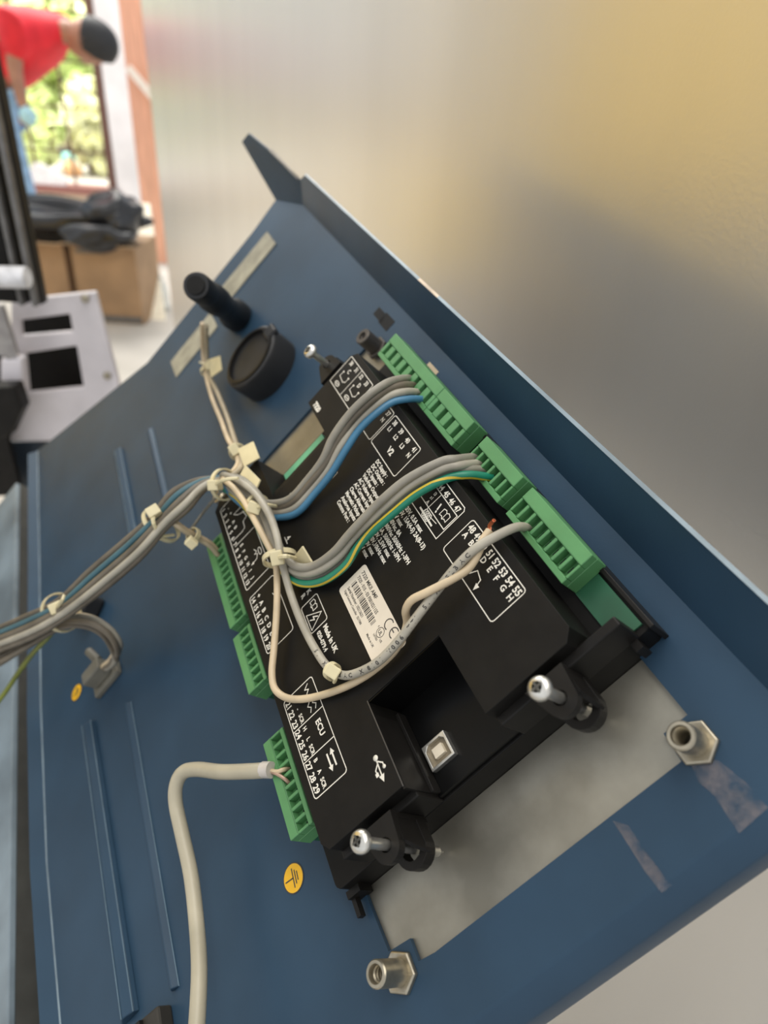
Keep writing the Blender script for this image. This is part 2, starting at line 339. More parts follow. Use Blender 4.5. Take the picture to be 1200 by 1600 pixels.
# ------------------------------------------------------------------ control module
ctl = thing('control_module', 'black generator control module with white printed legends and green terminals', 'controller', (60, 55, -42), PM)
MB().plate(rrect(-49, -24, 170, 136, 3), [], -42, -23).build('base_housing', blk, ctl, bevel=0.6)
cover = [(-45, 77.5), (-45, 112)] + [(-41, 116.5), (163, 117.5), (167, 113.5), (167, 76.5), (130, 76), (130, 36.6), (167, 36), (167, -3), (163, -6.2), (-41, -6.2), (-45.5, -1), (-45.5, 33.2), (-9, 33.6), (-9, 77.3)]
MB().plate(cover[::-1], [], -23, 0).build('rear_cover', blk, ctl, bevel=0.7)
MB().box((-13, 34, -23), (-9.2, 77, -1.5)).build('recess_wall', blk2, ctl)
MB().box((166.5, -4, -23), (170, 36, -7)).build('end_step', blk2, ctl, bevel=0.6); MB().box((166.5, 76.5, -23), (170.4, 130, -7)).build('end_step', blk2, ctl, bevel=0.6)
# port recess
MB().box((130, 36.2, -23), (169, 76, -20)).build('recess_floor', gloss, ctl)
MB().box((130.1, 35.4, -20), (168, 36.5, -0.4)).build('recess_side', blk2, ctl); MB().box((129.6, 36.5, -20), (130.6, 75.8, -0.4)).build('recess_back', gloss, ctl)
MB().box((133, 36.5, -20), (168, 38.2, -15)).build('recess_ledge', blk2, ctl, bevel=0.3)
MB().stroke([(130, 36.4), (167, 36)], 0.5, 0.05).build('recess_edge_sheen', mat('edge_sheen', (0.06, 0.055, 0.05), 0.35), ctl, smooth='raw')  # sheen along the recess lip painted as a paler stroke
up = MB().plate(rect(150.4, 39.4, 160.9, 51.2), [[(153.2, 40.5), (159.8, 40.5), (159.8, 50.1), (153.2, 50.1), (151.4, 48.2), (151.4, 42.4)]], -20.5, -17.6).build('usb_port', zinc, ctl, bevel=0.25)
MB().box((153.6, 43.0, -20.5), (157.6, 47.8, -17.9)).build('tongue', mat('port_white', (0.7, 0.62, 0.48), 0.5), up)
MB().box((150.8, 39.8, -20.2), (160.5, 50.8, -19.6)).build('port_floor', mat('port_dark', (0.22, 0.18, 0.12), 0.5), up)
# connector seen in the far recess
MB().box((-35, 37, -23), (-29.5, 70, -13.5)).build('recess_connector', mat('mint_plug', (0.13, 0.42, 0.24), 0.35), ctl, bevel=0.5)
# terminal blocks
def block(n, pitch, xc0, right, wired=()):
    x0 = xc0 - pitch/2 - 0.4; x1 = xc0 + (n-1)*pitch + pitch/2 + 0.4
    yi, yo = (122.6, 137.6) if right else (-15.4, -28.6)
    def Y(t): return yi + (yo - yi)*t
    mb = MB(); zt, zb = -10.4, -22
    def bx(a, b, c): mb.box((a[0], min(b), c[0]), (a[1], max(b), c[1]))
    bx((x0, x1), (Y(0), Y(1)), (zb, -14.6))
    bx((x0, x1), (Y(0.62), Y(1)), (-14.6, zt)); bx((x0, x1), (Y(0), Y(0.17)), (-14.6, zt - 0.3))
    for k in range(n + 1):
        xx = xc0 - pitch/2 + k*pitch; wv = 0.75 if pitch < 6 else 2.2
        a = max(x0, xx - wv); b = min(x1, xx + wv); bx((a, b), (Y(0.17), Y(0.62)), (-14.6, zt - 0.15))
    o = mb.build('terminal_block', green, ctl, bevel=0.25, seg=1)
    g = MB()
    for k in range(n):
        xx = xc0 + k*pitch; r = pitch*0.24
        g.box((xx - r, min(Y(0.24), Y(0.44)), -14.8), (xx + r, max(Y(0.24), Y(0.44)), -14.3))
    g.build('clamp', mat('well_dark', (0.012, 0.03, 0.015), 0.5), o)
    s = MB(); yy = sorted((Y(0.63), Y(0.65)))
    s.box((x0 + 0.5, yy[0], zt - 0.1), (x1 - 0.5, yy[1], zt + 0.06)); s.build('seam', mat('seam_green', (0.05, 0.16, 0.06), 0.5), o)
    o['label'] = '%d-way green pluggable terminal block' % n
    h = MB(); yy = sorted((Y(0.1), Y(0.93))); h.box((x0 + 1, yy[0], -27), (x1 - 1, yy[1], -22)); h.build('header', dgreen, ctl)
    return o
XA, XB, XC_, XD = -38.76, 23.38, 65.3, 103.6
block(8, 7.62, XA, True); block(4, 7.62, XB, True); block(6, 5.08, XC_, True); block(8, 5.08, XD, True)
block(13, 5.08, -35.56, False); block(7, 5.08, 38.58, False); block(9, 5.08, 103.41, False)
MB().box((140, 122.5, -26), (167.5, 133.6, -22)).build('header', dgreen, ctl)
MB().box((-47, 134.6, -36), (171, 136.6, -21)).build('rim_wall', blk2, ctl, bevel=0.4)
MB().box((170, -24, -36), (173, -17, -28)).build('corner_lug', blk2, ctl); MB().box((173, -24, -33), (180, -22, -30)).build('corner_lug', blk2, ctl)
MB().box((169, 126, -30), (174, 129, -22)).build('corner_lug', blk2, ctl)
MB().box((62, 33, -1), (80, 37, 1.6)).build('saddle', blk2, ctl) if False else None
# printed legends ------------------------------------------------
def legend(mb): return mb.build('printed_legend', white, ctl, smooth='raw')
LW = 0.42
def nums(mb, a, b, x0, pitch, y, h=2.7):
    for k in range(a, b + 1): text(mb, str(k), x0 + (k - a)*pitch, y, h, bold=0.03, sx=0.92)
YA, YB = 110.5, 0.0
def contact(mb, x, y, s=1.0, mir=1):
    mb.stroke([(x - 3.4*s, y + 0.9*s), (x - 4.0*s, y - 1.6*s), (x + 2.6*s, y - 2.6*s*mir)], LW); mb.stroke([(x - 1.0*s, y + 1*s), (x + 1*s, y - 0.9*s), (x + 3.2*s, y + 0.4*s)], LW)
m = MB(); m.stroke(rrect(-43.5, 95.2, -10.6, 112.8, 0.8), LW, closed=True); m.stroke([(-26.8, 95.2), (-26.8, 112.6)], LW)
nums(m, 30, 33, XA, 7.62, YA, 2.5)
for x, y, ch in ((-35.2, 102, 'C'), (-19.5, 102, 'D')):
    text(m, ch, x, 106.8, 2.5, bold=0.03); m.stroke([(x - 4.2, 104.4), (x - 3.6, 104.4)], 0.8); m.stroke([(x + 3.6, 104.2), (x + 4.4, 104.2)], 0.8)
    m.stroke([(x - 4, 104), (x - 4.2, 101.4), (x + 2.4, 100.4)], LW); m.stroke([(x + 4, 104), (x + 4, 101.4), (x + 2.6, 101)], LW); m.stroke([(x - 1 + q[0]*2.6, 97.6 + q[1]*1.1) for q in arc(0, 0, 1, 0, 330, 12)], LW, closed=True); m.stroke([(x - 3, 97.4), (x + 1.2, 97.8)], LW)
legend(m)
m = MB(); m.stroke(rrect(-8.8, 95.4, 18, 113, 1.2), LW, closed=True); nums(m, 34, 37, XA + 4*7.62, 7.62, YA, 2.5)
for k, s in enumerate(('L1', 'L2', 'L3', 'N')): text(m, s, XA + (4 + k)*7.62, 106.6, 2.3, bold=0.03)
text(m, 'V1', 3, 101, 3, bold=0.03); legend(m)
m = MB(); m.stroke(rrect(19.4, 95.6, 49.6, 113, 1.2), LW, closed=True); nums(m, 38, 41, XB, 7.62, YA, 2.5)
for k, s in enumerate(('L1', 'L2', 'L3', 'N')): text(m, s, XB + k*7.62, 106.8, 2.3, bold=0.03)
text(m, 'V2', 35, 101, 3.1, bold=0.04); legend(m)
m = MB(); m.stroke([(62.6, 113.1), (93.0, 113.1), (94.2, 112), (94.2, 96), (62.6, 95.8)], LW, closed=True); m.stroke([(63.6, 108.6), (93.4, 108.6), (93.4, 100.8), (63.6, 100.8)], LW); nums(m, 42, 47, XC_, 5.08, YA, 2.6)
m.stroke([(78.7, 108.5), (78.4, 98)], LW*0.8); m.stroke([(88.2, 99.6), (83, 99)], LW*0.8)
for k, s in enumerate(('s1', 's2')): text(m, ('l3', 's1', 's')[k], 75.8, 106.6 - k*2.2, 1.6)
text(m, 'A', 76, 101.9, 1.8)
m.stroke([(75.2, 97.8), (87, 97.4)], 0.9)
for k in range(4): m.stroke([(79 + k*1.3 + q[0], 98.2 + q[1]*1.6) for q in arc(0, 0, 1.1, 0, 360, 10)], LW*0.8)
m.stroke([(82.4, 105.8), (82.9, 103.6)], 0.8); m.stroke([(83.2, 102.5), (83.3, 102.3)], 0.8)
BK = [(-2.2, -1.3), (-2.2, 1.1), (-0.9, 1.5), (0, 0.9), (0.9, 1.5), (2.2, 1.1), (2.2, -1.3), (0.9, -1.0), (0, -1.6), (-0.9, -1.0)]
def book(mb, x, y, s=1.0): mb.stroke([(x + a*s, y + b*s) for a, b in BK], LW*0.9, closed=True); mb.stroke([(x, y + 0.9*s), (x, y - 1.6*s)], LW*0.8)
book(m, 88.4, 104.6, 1.25); legend(m)
m = MB(); m.stroke(rrect(100.5, 96, 141.8, 113.1, 1.4), LW, closed=True); nums(m, 48, 55, XD, 5.08, YA, 3.0)
for k in range(8): text(m, 'ABCDEFGH'[k], XD + k*5.08, 107, 2.6, bold=0.03)
m.stroke([(115.6, 101.6), (118.4, 101.4), (118.8, 99.6), (120.4, 102.6)], LW); m.stroke([(120.6, 102.7), (124.6, 101.6), (125.4, 98.4)], LW)
m.add([(124.2, 99.6, 0.05), (126.6, 99.6, 0.05), (125.6, 96.9, 0.05)], [(0, 2, 1)]); legend(m)
m = MB(); m.stroke(rrect(-38, -2.4, 29.4, 16, 1.2), LW, closed=True); nums(m, 1, 13, -35.56, 5.08, YB, 2.6)
m.stroke([(-3.4, -0.4), (-3, 16)], LW)
for x, s in ((-33, '-'), (-28, '+'), (-20.4, 'A'), (-15.3, 'B')): text(m, s, x, 4, 2.2, bold=0.03)
for k in range(6): text(m, 'EFGHIJ'[k], k*5.08, 4, 2.2, bold=0.03)
m.stroke([(-8.4, -0.6), (-8, 7), (-9, 9.6), (-14, 10), (-15, 13.4), (-21, 12)], LW); m.stroke([(-25, 12), (-25, 5.6), (-22, 8), (-19, 14)], LW)
m.stroke([(10.4, 10.4), (13, 11.6), (13.6, 9.8), (14.8, 11.6), (17.4, 10.2), (17.8, 7.4)], LW); m.stroke([(14.6 + q[0]*2.6, 13.6 + q[1]*1.0) for q in arc(0, 0, 1, 0, 360, 12)], LW); m.add([(17, 7.6, 0.05), (18.8, 7.6, 0.05), (18, 5.4, 0.05)], [(0, 2, 1)]); legend(m)
m = MB(); m.stroke(rrect(35.5, -2.3, 72.5, 16.1, 1.4), LW, closed=True); nums(m, 14, 20, 38.58, 5.08, YB, 2.8)
for k, s in enumerate('+ABCDE'): text(m, s, 38.9 + k*5.08, 4, 2.6, bold=0.03)
m.stroke([(45, 12), (48, 12.8), (50, 11), (54, 12.4), (56, 10.5)], LW); legend(m)
m = MB(); m.stroke(rrect(100.4, -2.3, 147.3, 16.2, 1.4), LW, closed=True); m.stroke([(116.4, -2.3), (116.4, 16.2)], LW); m.stroke([(131.3, -2.3), (131.3, 16.2)], LW)
nums(m, 21, 29, 103.41, 5.08, YB, 2.9)
for k, s in enumerate(('+', '-', 'SCR', 'H', 'L', 'SCR', 'B', 'A', 'SCR')): text(m, s, 103.41 + k*5.08, 4.1, 2.1, bold=0.03, sx=0.85)
text(m, 'ECU', 123.4, 11.6, 2.9, bold=0.03)
m.stroke([(135.6, 10), (141, 10)], 0.8); m.stroke([(136.4, 12.6), (141.6, 12.6)], 0.8); m.add([(134.2, 12.6, 0.05), (136.6, 13.9, 0.05), (136.6, 11.3, 0.05)], [(0, 2, 1)]); m.add([(143, 10, 0.05), (140.6, 11.3, 0.05), (140.6, 8.7, 0.05)], [(0, 1, 2)])
m.stroke([(102, 12.8), (103.6, 10.4), (104.6, 12.4), (106, 10.8)], LW)
for yy in (9.6, 12.6): m.stroke([(108.6, yy), (110, yy + 1), (111.4, yy - 0.6), (112.8, yy + 1), (114.6, yy)], LW)
legend(m)
m = MB()
rows = ['DC Supply :', 'DC Outputs :', 'DC Inputs :', 'Volt-free Outputs :', 'AC Voltage Inputs :', 'AC Current Inputs :', 'Charge Alternator :', 'Magnetic Pickup :', 'Analogue Inputs :', 'Comms Port :']
vals = [('8-35V, 0.5A max', 85.9), ('8-35V, 15A(4-5) 2A(8-13)', 93.4), ('35V max', 75.2), ('250Vac, 8A', 78.6), ('15-300Vac 50/60Hz 1-3PH', 93.4), ('5A, 50/60Hz 1-3PH', 88.5), ('0-40V, 2.5W max', 82.9), ('70V,10kHz max', 83.8), ('10V max', 75.1), ('5V max', 73.8)]
for k in range(10):
    text(m, rows[k], 32.6, 92.9 - 3.02*k, 2.15, 'l', bold=0.035, sx=0.93); text(m, vals[k][0], vals[k][1], 92.7 - 3.02*k, 2.15, 'r', bold=0.035, sx=0.93)
legend(m)
m = MB(); m.stroke([(0.5, 40), (17, 40), (17.3, 58), (17.3, 72.4), (5, 72.4)], LW*0.8); m.stroke([(0.5, 40), (0.5, 44)], LW*0.8); legend(m)
m = MB(); text(m, '7320', -35.4, 80.9, 3, bold=0.06); legend(m)
m = MB(); m.stroke(rrect(66.8, 23.8, 82.9, 34.7, 1.2), LW, closed=True); book(m, 70.8, 30.8, 1.15); m.stroke([(77.2, 33.2), (72.6, 25.0), (81.5, 24.9)], LW, closed=True); m.stroke([(77.6, 30.4), (76, 28.2), (77.8, 28.2), (76.4, 26)], 0.55)
text(m, 'Made in UK', 92.6, 32.2, 2.5, bold=0.04, sx=0.93); text(m, '020-079.4', 90.4, 27.8, 2.2, bold=0.04, sx=0.93); text(m, 'K', 62.6, 31.3, 2.6, bold=0.04); text(m, 'R', 62.1, 27.6, 2.6, bold=0.04); legend(m)
m = MB(); text(m, '4', 24.4, 32.4, 3.2, bold=0.01); m.stroke([(22, 30.4), (27, 30.4)], LW); legend(m)
m = MB(); m.stroke([(151.5, 29.9), (158.4, 29.6)], 0.55); m.lathe([(1.15, 0.03), (1.15, 0.06)], (151.3, 29.9, 0), n=12); m.stroke([(152.6, 29.8), (154.6, 32), (156, 32)], 0.5); m.stroke([(153.6, 29.8), (155.4, 27.9), (156.6, 27.9)], 0.5)
m.lathe([(0.8, 0.03), (0.8, 0.06)], (156.2, 32, 0), n=10); m.add([(156.4, 27.1, 0.05), (157.9, 27.1, 0.05), (157.9, 28.6, 0.05), (156.4, 28.6, 0.05)], [(0, 1, 2, 3)]); m.add([(158.2, 28.2, 0.05), (161, 29.5, 0.05), (158.2, 30.9, 0.05)], [(0, 1, 2)]); legend(m)
# serial label
sl = MB().plate(rrect(75.4, 45.6, 122.5, 63.0, 1.6, 4), [], 0, 0.12).build('serial_label', paper, ctl)
m = MB(); zz = 0.16
text(m, '7320 MKII AMF', 78, 60.2, 1.9, 'l', z=zz, bold=0.02); text(m, '7320 - 010 - 03 F001021155', 78.2, 57.3, 1.75, 'l', z=zz, bold=0.02, sx=0.82)
xx = 78.8; rb = random.Random(3)
while xx < 103.6:
    wv = rb.choice((0.22, 0.22, 0.44, 0.62)); m.stroke([(xx, 52.4), (xx, 55.2)], wv, zz); xx += wv + rb.choice((0.25, 0.3, 0.5))
text(m, 'Serial Number: 10213631', 78.6, 50.6, 1.5, 'l', z=zz, bold=0.02, sx=0.85); text(m, 'Digital Generator Controller   E217080', 78.6, 48.4, 1.15, 'l', z=zz, sx=0.8); text(m, 'Made in UK', 105.2, 49.0, 1.1, 'l', z=zz)
m.stroke(arc(109.6, 59.8, 2.3, 70, 290), 0.5, zz); m.stroke(arc(114.6, 60, 2.3, 70, 290), 0.5, zz); m.stroke([(112.4, 60), (114.2, 60)], 0.5, zz)
m.stroke(arc(109.5, 54.7, 2.1, 0, 360, 20), 0.28, zz); text(m, 'UL', 109.5, 54.7, 1.7, z=zz); text(m, 'c', 106.6, 55.6, 1.2, z=zz); text(m, 'US', 112.8, 53.2, 1.1, z=zz); text(m, 'LISTED', 109.5, 51.8, 0.9, z=zz)
m.build('label_print', ink, sl, smooth='raw')
# ------------------------------------------------------------------ fixing clips with their screws
def clip(x, y, label, far=False):
    t = thing('fixing_clip', label, 'clip', (x, y, ZS), PM)
    s = -1 if far else 1
    def fl(z0, z1, nm, back, ro, hl_r):
        out = [(x + s*back, y - 9), (x + s*back, y + 7)] + [(x + s*(0.5 + ro*math.cos(a)), y + ro*math.sin(a)) for a in [math.radians(80 - 16*k) for k in range(11)]]
        if s < 0: out = out[::-1]
        hl = [(x + hl_r*math.cos(2*math.pi*k/12), y + hl_r*math.sin(2*math.pi*k/12)) for k in range(12)]
        MB().plate(out, [hl], z0, z1).build(nm, blk2, t, bevel=0.5)
    fl(-4.0, -0.6, 'clip_plate', -9, 5.8, 2.6); fl(-20, -14.5, 'hook_ring', -7, 7.0, 4.4)
    m = MB(); m.add([(x - s*9, y - 8.5, -22), (x - s*6.6, y - 8.5, -22), (x - s*6.6, y + 6.5, -22), (x - s*9, y + 6.5, -22), (x - s*9, y - 8.5, -3), (x - s*6.6, y - 8.5, -3), (x - s*6.6, y + 6.5, -3), (x - s*9, y + 6.5, -3)], [(0, 3, 2, 1), (4, 5, 6, 7), (0, 1, 5, 4), (1, 2, 6, 5), (2, 3, 7, 6), (3, 0, 4, 7)]).build('web', blk2, t)
    m = MB(); m.hexa([(x - s*8, y + 4.8, -3), (x + s*1.5, y + 4.8, -3), (x + s*5, y + 4.8, -16), (x - s*8, y + 4.8, -20)], [(x - s*8, y + 6.4, -3), (x + s*1.5, y + 6.4, -3), (x + s*5, y + 6.4, -16), (x - s*8, y + 6.4, -20)]).build('side_rib', blk2, t)
    sc = MB().lathe([(0.2, ZS), (0.5, ZS + 1.5), (1.2, ZS + 3), (1.9, ZS + 4)] + [(1.95 - 0.22*(k % 2), ZS + 4.4 + 0.42*k) for k in range(98)] + [(1.9, 11)], (x, y, 0), n=14).build('screw', zinc, t, smooth=True, angle=60)
    MB().lathe([(0.01, 11), (3.7, 11), (4.0, 11.8), (4.0, 12.8), (3.6, 13.8), (2.6, 14.4), (1.8, 14.5), (1.7, 12.6), (0.01, 12.4)], (x, y, 0), n=22).build('screw_head', zinc, sc, smooth=True, angle=50)
    c = MB(); c.box((x - 2.1, y - 0.4, 12.9), (x + 2.1, y + 0.4, 14.62)); c.box((x - 0.4, y - 2.1, 12.9), (x + 0.4, y + 2.1, 14.62)); c.build('cross_recess', mat('recess_dark', (0.12, 0.12, 0.11), 0.4, 0.8), sc)
    return t
q = U(842, 1075, 13); clip(q.x, q.y, 'black fixing clip and screw beside the threaded insert near the terminal 55 end')
q = U(562, 1315, 13); clip(q.x, q.y, 'black fixing clip and screw beside terminal 29 and the yellow earth sticker')
q = U(498, 567, 11); clip(-58, q.y, 'black fixing clip and screw beside the relay legend numbered 30 to 33', True)
# ------------------------------------------------------------------ cables
def path(pts): return [U(a, b, c) for a, b, c in pts]
def cable(pts, r, m, label, name='cable', group=None, cat='cable'):
    o = MB().tube(path(pts), r, 12, 6).build(name, m, frame=PM, smooth=True); tag(o, label, cat, group); return o
# left loom wires share their run from the tie by the module to the picture edge
def loom(dx, dy, dz, end=0):
    base = [(345, 748, 12), (312, 756, 14), (280, 778, 16), (248, 812, 18), (205, 855, 20), (150, 902, 22), (100, 945, 24), (50, 972, 24), (0, 993, 24), (-60, 1015, 24)]
    out = []
    for i, (a, b, c) in enumerate(base):
        k = min(1, i / 2.0); sp = 0.78 if i not in (3, 6) else 0.6
        out.append((a + dx*k*sp, b + dy*k*sp, c + dz*k))
    return out
def lane(S, f, zz): return [(u[0] + (l[0] - u[0])*f, u[1] + (l[1] - u[1])*f, z_) for (u, l), z_ in zip(S, zz)]
SV = [((622, 587), (642, 629)), ((600, 595), (614, 634)), ((570, 617), (588, 652)), ((542, 645), (563, 677)), ((517, 680), (541, 711)), ((502, 715), (519, 745)), ((478, 747), (494, 775)), ((452, 775), (465, 806)), ((425, 783), (430, 812)), ((400, 777), (396, 803)), ((372, 758), (362, 778))]
ZV = [[0, 9, 14, 15, 14, 11, 8, 6, 6, 8, 10], [-1, 6, 11, 12, 11, 9, 7, 4.5, 4, 6, 8], [-2, 4, 8, 9, 9, 7, 5, 3, 3, 5, 6], [-4, 2, 6, 8, 8, 6, 4, 2.5, 2.5, 4, 5]]
V1 = [[(641 + 7*k, 591 + 11*k, -14)] + lane(SV, (0.12, 0.36, 0.6)[k], ZV[k]) for k in range(3)]
for k, p in enumerate(V1): cable(p + loom(4*k - 6, 5*k - 2, -2*k), 1.9, (greywire, dkgrey, ltgrey)[k], ('grey wire plugged in two places away from the blue wire at terminal 34', 'taupe grey wire plugged in between two grey wires at terminal 35', 'light grey wire plugged in right beside the blue wire at terminal 36')[k], 'wire', 'grey wires beside the blue wire')
cable([(665, 624, -14)] + lane(SV, 0.87, ZV[3]) + loom(2, 14, -6), 1.8, bluewire, 'blue wire plugged in at terminal 37 crossing the printed legends', 'wire')
SK = [((712, 712), (735, 747)), ((687, 716), (700, 753)), ((633, 744), (655, 776)), ((591, 779), (615, 808)), ((560, 812), (582, 836)), ((540, 834), (562, 858)), ((518, 858), (541, 890)), ((489, 878), (505, 914)), ((465, 880), (468, 916)), ((447, 866), (440, 896))]
ZK = [[2, 7, 13, 15, 14, 13, 11, 9, 9, 9], [0, 5, 10, 11, 10, 9, 8, 7, 6, 6], [-3, 1, 5, 6, 5, 5, 4, 3.5, 3, 2.5], [-3, 2, 7, 9, 8, 7, 6, 5, 4, 3]]
UPK = [[(434, 846, 10), (428, 822, 11), (414, 788, 12), (392, 760, 13), (370, 746, 13)], [(428, 850, 5), (418, 820, 6), (404, 790, 7), (384, 765, 9), (364, 750, 11)], [(424, 856, 3), (412, 826, 4), (398, 798, 5), (378, 772, 7), (358, 757, 9)]]
CT = [[(741 + 7*k, 714 + 10*k, -14)] + lane(SK, (0.15, 0.42, 0.62)[k], ZK[k]) + UPK[k] for k in range(3)]
for k, p in enumerate(CT): cable(p + loom(5*k + 2, -9 + 7*k, 3 - 3*k), 1.9, (greywire, ltgrey, greywire)[k], ('outermost grey wire of the bunch with the green-yellow wire', 'middle pale grey wire of the bunch with the green-yellow wire', 'grey wire lying right against the green-yellow wire')[k], 'wire', 'grey wires beside the green-yellow wire')
gp = [(768, 746, -14)] + lane(SK, 0.86, ZK[3]) + [(428, 868, 2.4), (410, 836, 3), (394, 806, 4), (372, 778, 5), (352, 764, 7)] + loom(8, 22, -6)
g = cable(gp, 1.85, greenwire, 'green wire with a yellow stripe plugged in at the block below terminal 41', 'wire')
gc = spline(path(gp), 6); st = MB(); nrm = None
cut = [i for i in range(len(gc) - 1) if i < 88]
vs = []; fs = []
for i in cut:
    T = (gc[i+1] - gc[i]).normalized(); tocam = (CL - gc[i]).normalized(); tocam = (tocam - T*tocam.dot(T)).normalized(); sd = T.cross(tocam)
    kk = [(0, -0.9), (8, -0.8), (15, 0.75), (28, 0.8), (40, -0.3), (50, -0.7), (99, -0.7)]; j_ = max(q_ for q_ in range(len(kk) - 1) if kk[q_][0] <= i); tw = kk[j_][1] + (kk[j_+1][1] - kk[j_][1])*(i - kk[j_][0])/(kk[j_+1][0] - kk[j_][0])
    ring = []
    for a in (-0.3, 0.0, 0.3):
        an = tw + a; ring.append(gc[i] + (tocam*math.cos(an) + sd*math.sin(an)) * 1.91)
    k = len(vs); vs += ring
    if i: fs += [(k-3, k-2, k+1, k), (k-2, k-1, k+2, k+1)]
st.add(vs, fs).build('yellow_stripe', yellow, g, smooth='raw')
dcg = [(826, 824, -15), (806, 824, -2), (775, 838, 5), (742, 858, 8), (712, 887, 9), (682, 924, 9), (652, 963, 9), (622, 1002, 9), (592, 1033, 8), (562, 1050, 7), (536, 1055, 6), (512, 1042, 5), (490, 1010, 4), (470, 970, 4), (455, 930, 5), (445, 895, 8), (438, 866, 14), (432, 835, 16), (420, 803, 16), (400, 772, 16), (376, 752, 15), (350, 742, 14)]
dg = cable(dcg + loom(-4, -12, 2), 1.8, ltgrey, 'grey wire with dark printing plugged in beside the number 50', 'wire')
cr = [(765, 829, 3), (754, 845, 4), (748, 862, 5), (732, 888, 6), (703, 907, 9), (668, 925, 12), (643, 938, 12), (634, 955, 9), (636, 975, 4), (627, 1000, 3.5), (608, 1026, 3.5), (571, 1056, 3), (528, 1078, 3), (482, 1091, 3), (450, 1091, 4), (430, 1077, 5), (425, 1052, 5), (428, 1015, 5), (432, 960, 6), (433, 915, 8), (430, 876, 9), (415, 845, 11), (398, 813, 13), (381, 783, 14), (365, 762, 15), (350, 750, 15)]
co = cable(cr + loom(-8, -8, 0), 1.6, cream, 'loose cream wire looping over the module with bare copper end', 'wire')
m = MB(); e = U(765, 829, 3)
for k in range(7):
    a = k*0.9; m.tube([e + V(0.5*math.cos(a), 0.5*math.sin(a), 0), e + V(-1.5 + 0.7*math.cos(a), 1.4 + 0.5*math.sin(a), 0.4), U(772 + 2*math.cos(a), 813 + 2*math.sin(a), 5)], 0.3, 5, 3)
m.build('copper_strand', copper, co)
# printing on the grey wire
pts = spline(path(dcg), 10); m = MB(); acc = 0; s = 'CABLE 2X1.5 ITT 600V 1018 X CABLE 2X1.5 ITT 600V'; ci = 0
i = 34
while ci < len(s) and i < 118:
    p = pts[i]; T = (pts[i-1] - pts[i+1]).normalized(); tocam = (CL - p).normalized(); tocam = (tocam - T*tocam.dot(T)).normalized(); sd = tocam.cross(T)
    if s[ci] != ' ':
        vs, fs = text_mesh(s[ci], 0.03); k = 1.9 / 0.72; ox = 0.25
        m.add([p + T*((v.x - ox)*k) + (tocam*math.cos((v.y - 0.36)*k/1.97) + sd*math.sin((v.y - 0.36)*k/1.97))*1.84 for v in vs], fs)
    ci += 1; d = 0; 
    while d < 2.1 and i < 118: d += (pts[i+1] - pts[i]).length; i += 1
m.build('printed_marking', ink, dg, smooth='raw')
# thick grey cable
tk = thing('grey_sheathed_cable', 'thick pale grey cable bent down from terminals 25 and 26', 'cable', tuple(U(300, 1380, -28)), PM)
tp = [(420, 1203, -9), (390, 1205, -6), (345, 1206, -4), (308, 1202, -4), (286, 1207, -4), (275, 1228, -5), (275, 1258, -8), (285, 1305, -12), (298, 1365, -15), (306, 1430, -16), (311, 1500, -14), (310, 1560, -12), (305, 1640, -10)]
MB().tube(path(tp), 3.4, 14, 7).build('sheath', mat('beige_sheath', (0.40, 0.36, 0.265), 0.4, noise=0.05, scale=40), tk, smooth=True)
m = MB().tube(path([(419, 1203, -9), (432, 1206, -9), (442, 1203, -10), (452, 1201, -15)]), 1.0, 8); m.build('inner_wire', cream, tk, smooth=True)
m = MB().tube(path([(419, 1204, -9), (434, 1210, -9), (447, 1219, -11), (456, 1229, -15)]), 0.8, 8); m.build('inner_wire', mat('pink_copper', (0.45, 0.30, 0.22), 0.4, 0.3), tk, smooth=True)
MB().tube(path([(424, 1203, -8.6), (411, 1203, -8)]), 3.6, 12).build('sheath_end', mat('sheath_clear', (0.5, 0.46, 0.42), 0.35), tk, smooth=True)
# wires to terminals 1 and 2 and to the buttons
for k in range(2):
    cable([(250 - 4*k, 806 + 4*k, 22), (270, 814 + 3*k, 21), (292, 829 + 3*k, 12), (312, 839 + 4*k, 2), (330, 850 + 5*k, -6), (344, 866 + 7*k, -14)], 1.5, (cream, MATS.get('beige_pvc') or mat('beige_pvc', (0.40, 0.33, 0.22), 0.42))[k], ('cream', 'darker beige')[k] + ' wire of the tied pair that enters the green block at terminal 1', 'wire', 'beige wires to the thirteen-way block')
cable([(350, 762, 8), (335, 780, 4), (318, 800, 2), (302, 822, 8), (294, 832, 11)], 0.9, greywire, 'thin grey lace tying the beige wire pair back to the loom', 'wire')
for k in range(2):
    cable([(316 + 6*k, 505 + 4*k, 4), (317 + 6*k, 545, -14), (321 + 4*k, 580, -22), (331 + 10*k, 620 - 4*k, -24), (345 + 10*k, 655 - 4*k, -20), (356 + 9*k, 685 - 3*k, -12), (368 + 5*k, 706, -6), (372 + 6*k, 725, 2), (356 + 8*k, 743, 10), (325, 752 + 4*k, 15)], 1.7, (cream, mat('beige_pvc', (0.40, 0.33, 0.22), 0.42))[k], ('cream', 'darker beige')[k] + ' wire of the pair running up to the black push button body', 'wire', 'beige wires to the push button')
extra = [((-14, -10, 6), dkgrey), ((4, 4, 9), dkgrey), ((12, 12, 8), ltgrey), ((16, 22, 5), dkgrey), ((-6, -3, 9), tealwire)]  # taupe tone puts the loom's shade and grime into the wire colour
for k, ((a, b, c), mm) in enumerate(extra):
    cable([(372 - 4*k, 752 + 3*k, 9 - k), (358 - 3*k, 752 + 3*k, 11 - k)] + loom(a, b, c), 2.0, mm, ('light grey wire' if mm is ltgrey else 'dark teal wire' if mm is tealwire else 'taupe wire') + ' in the fat loom crossing the lid towards the cabinet', 'wire', 'loom wires')
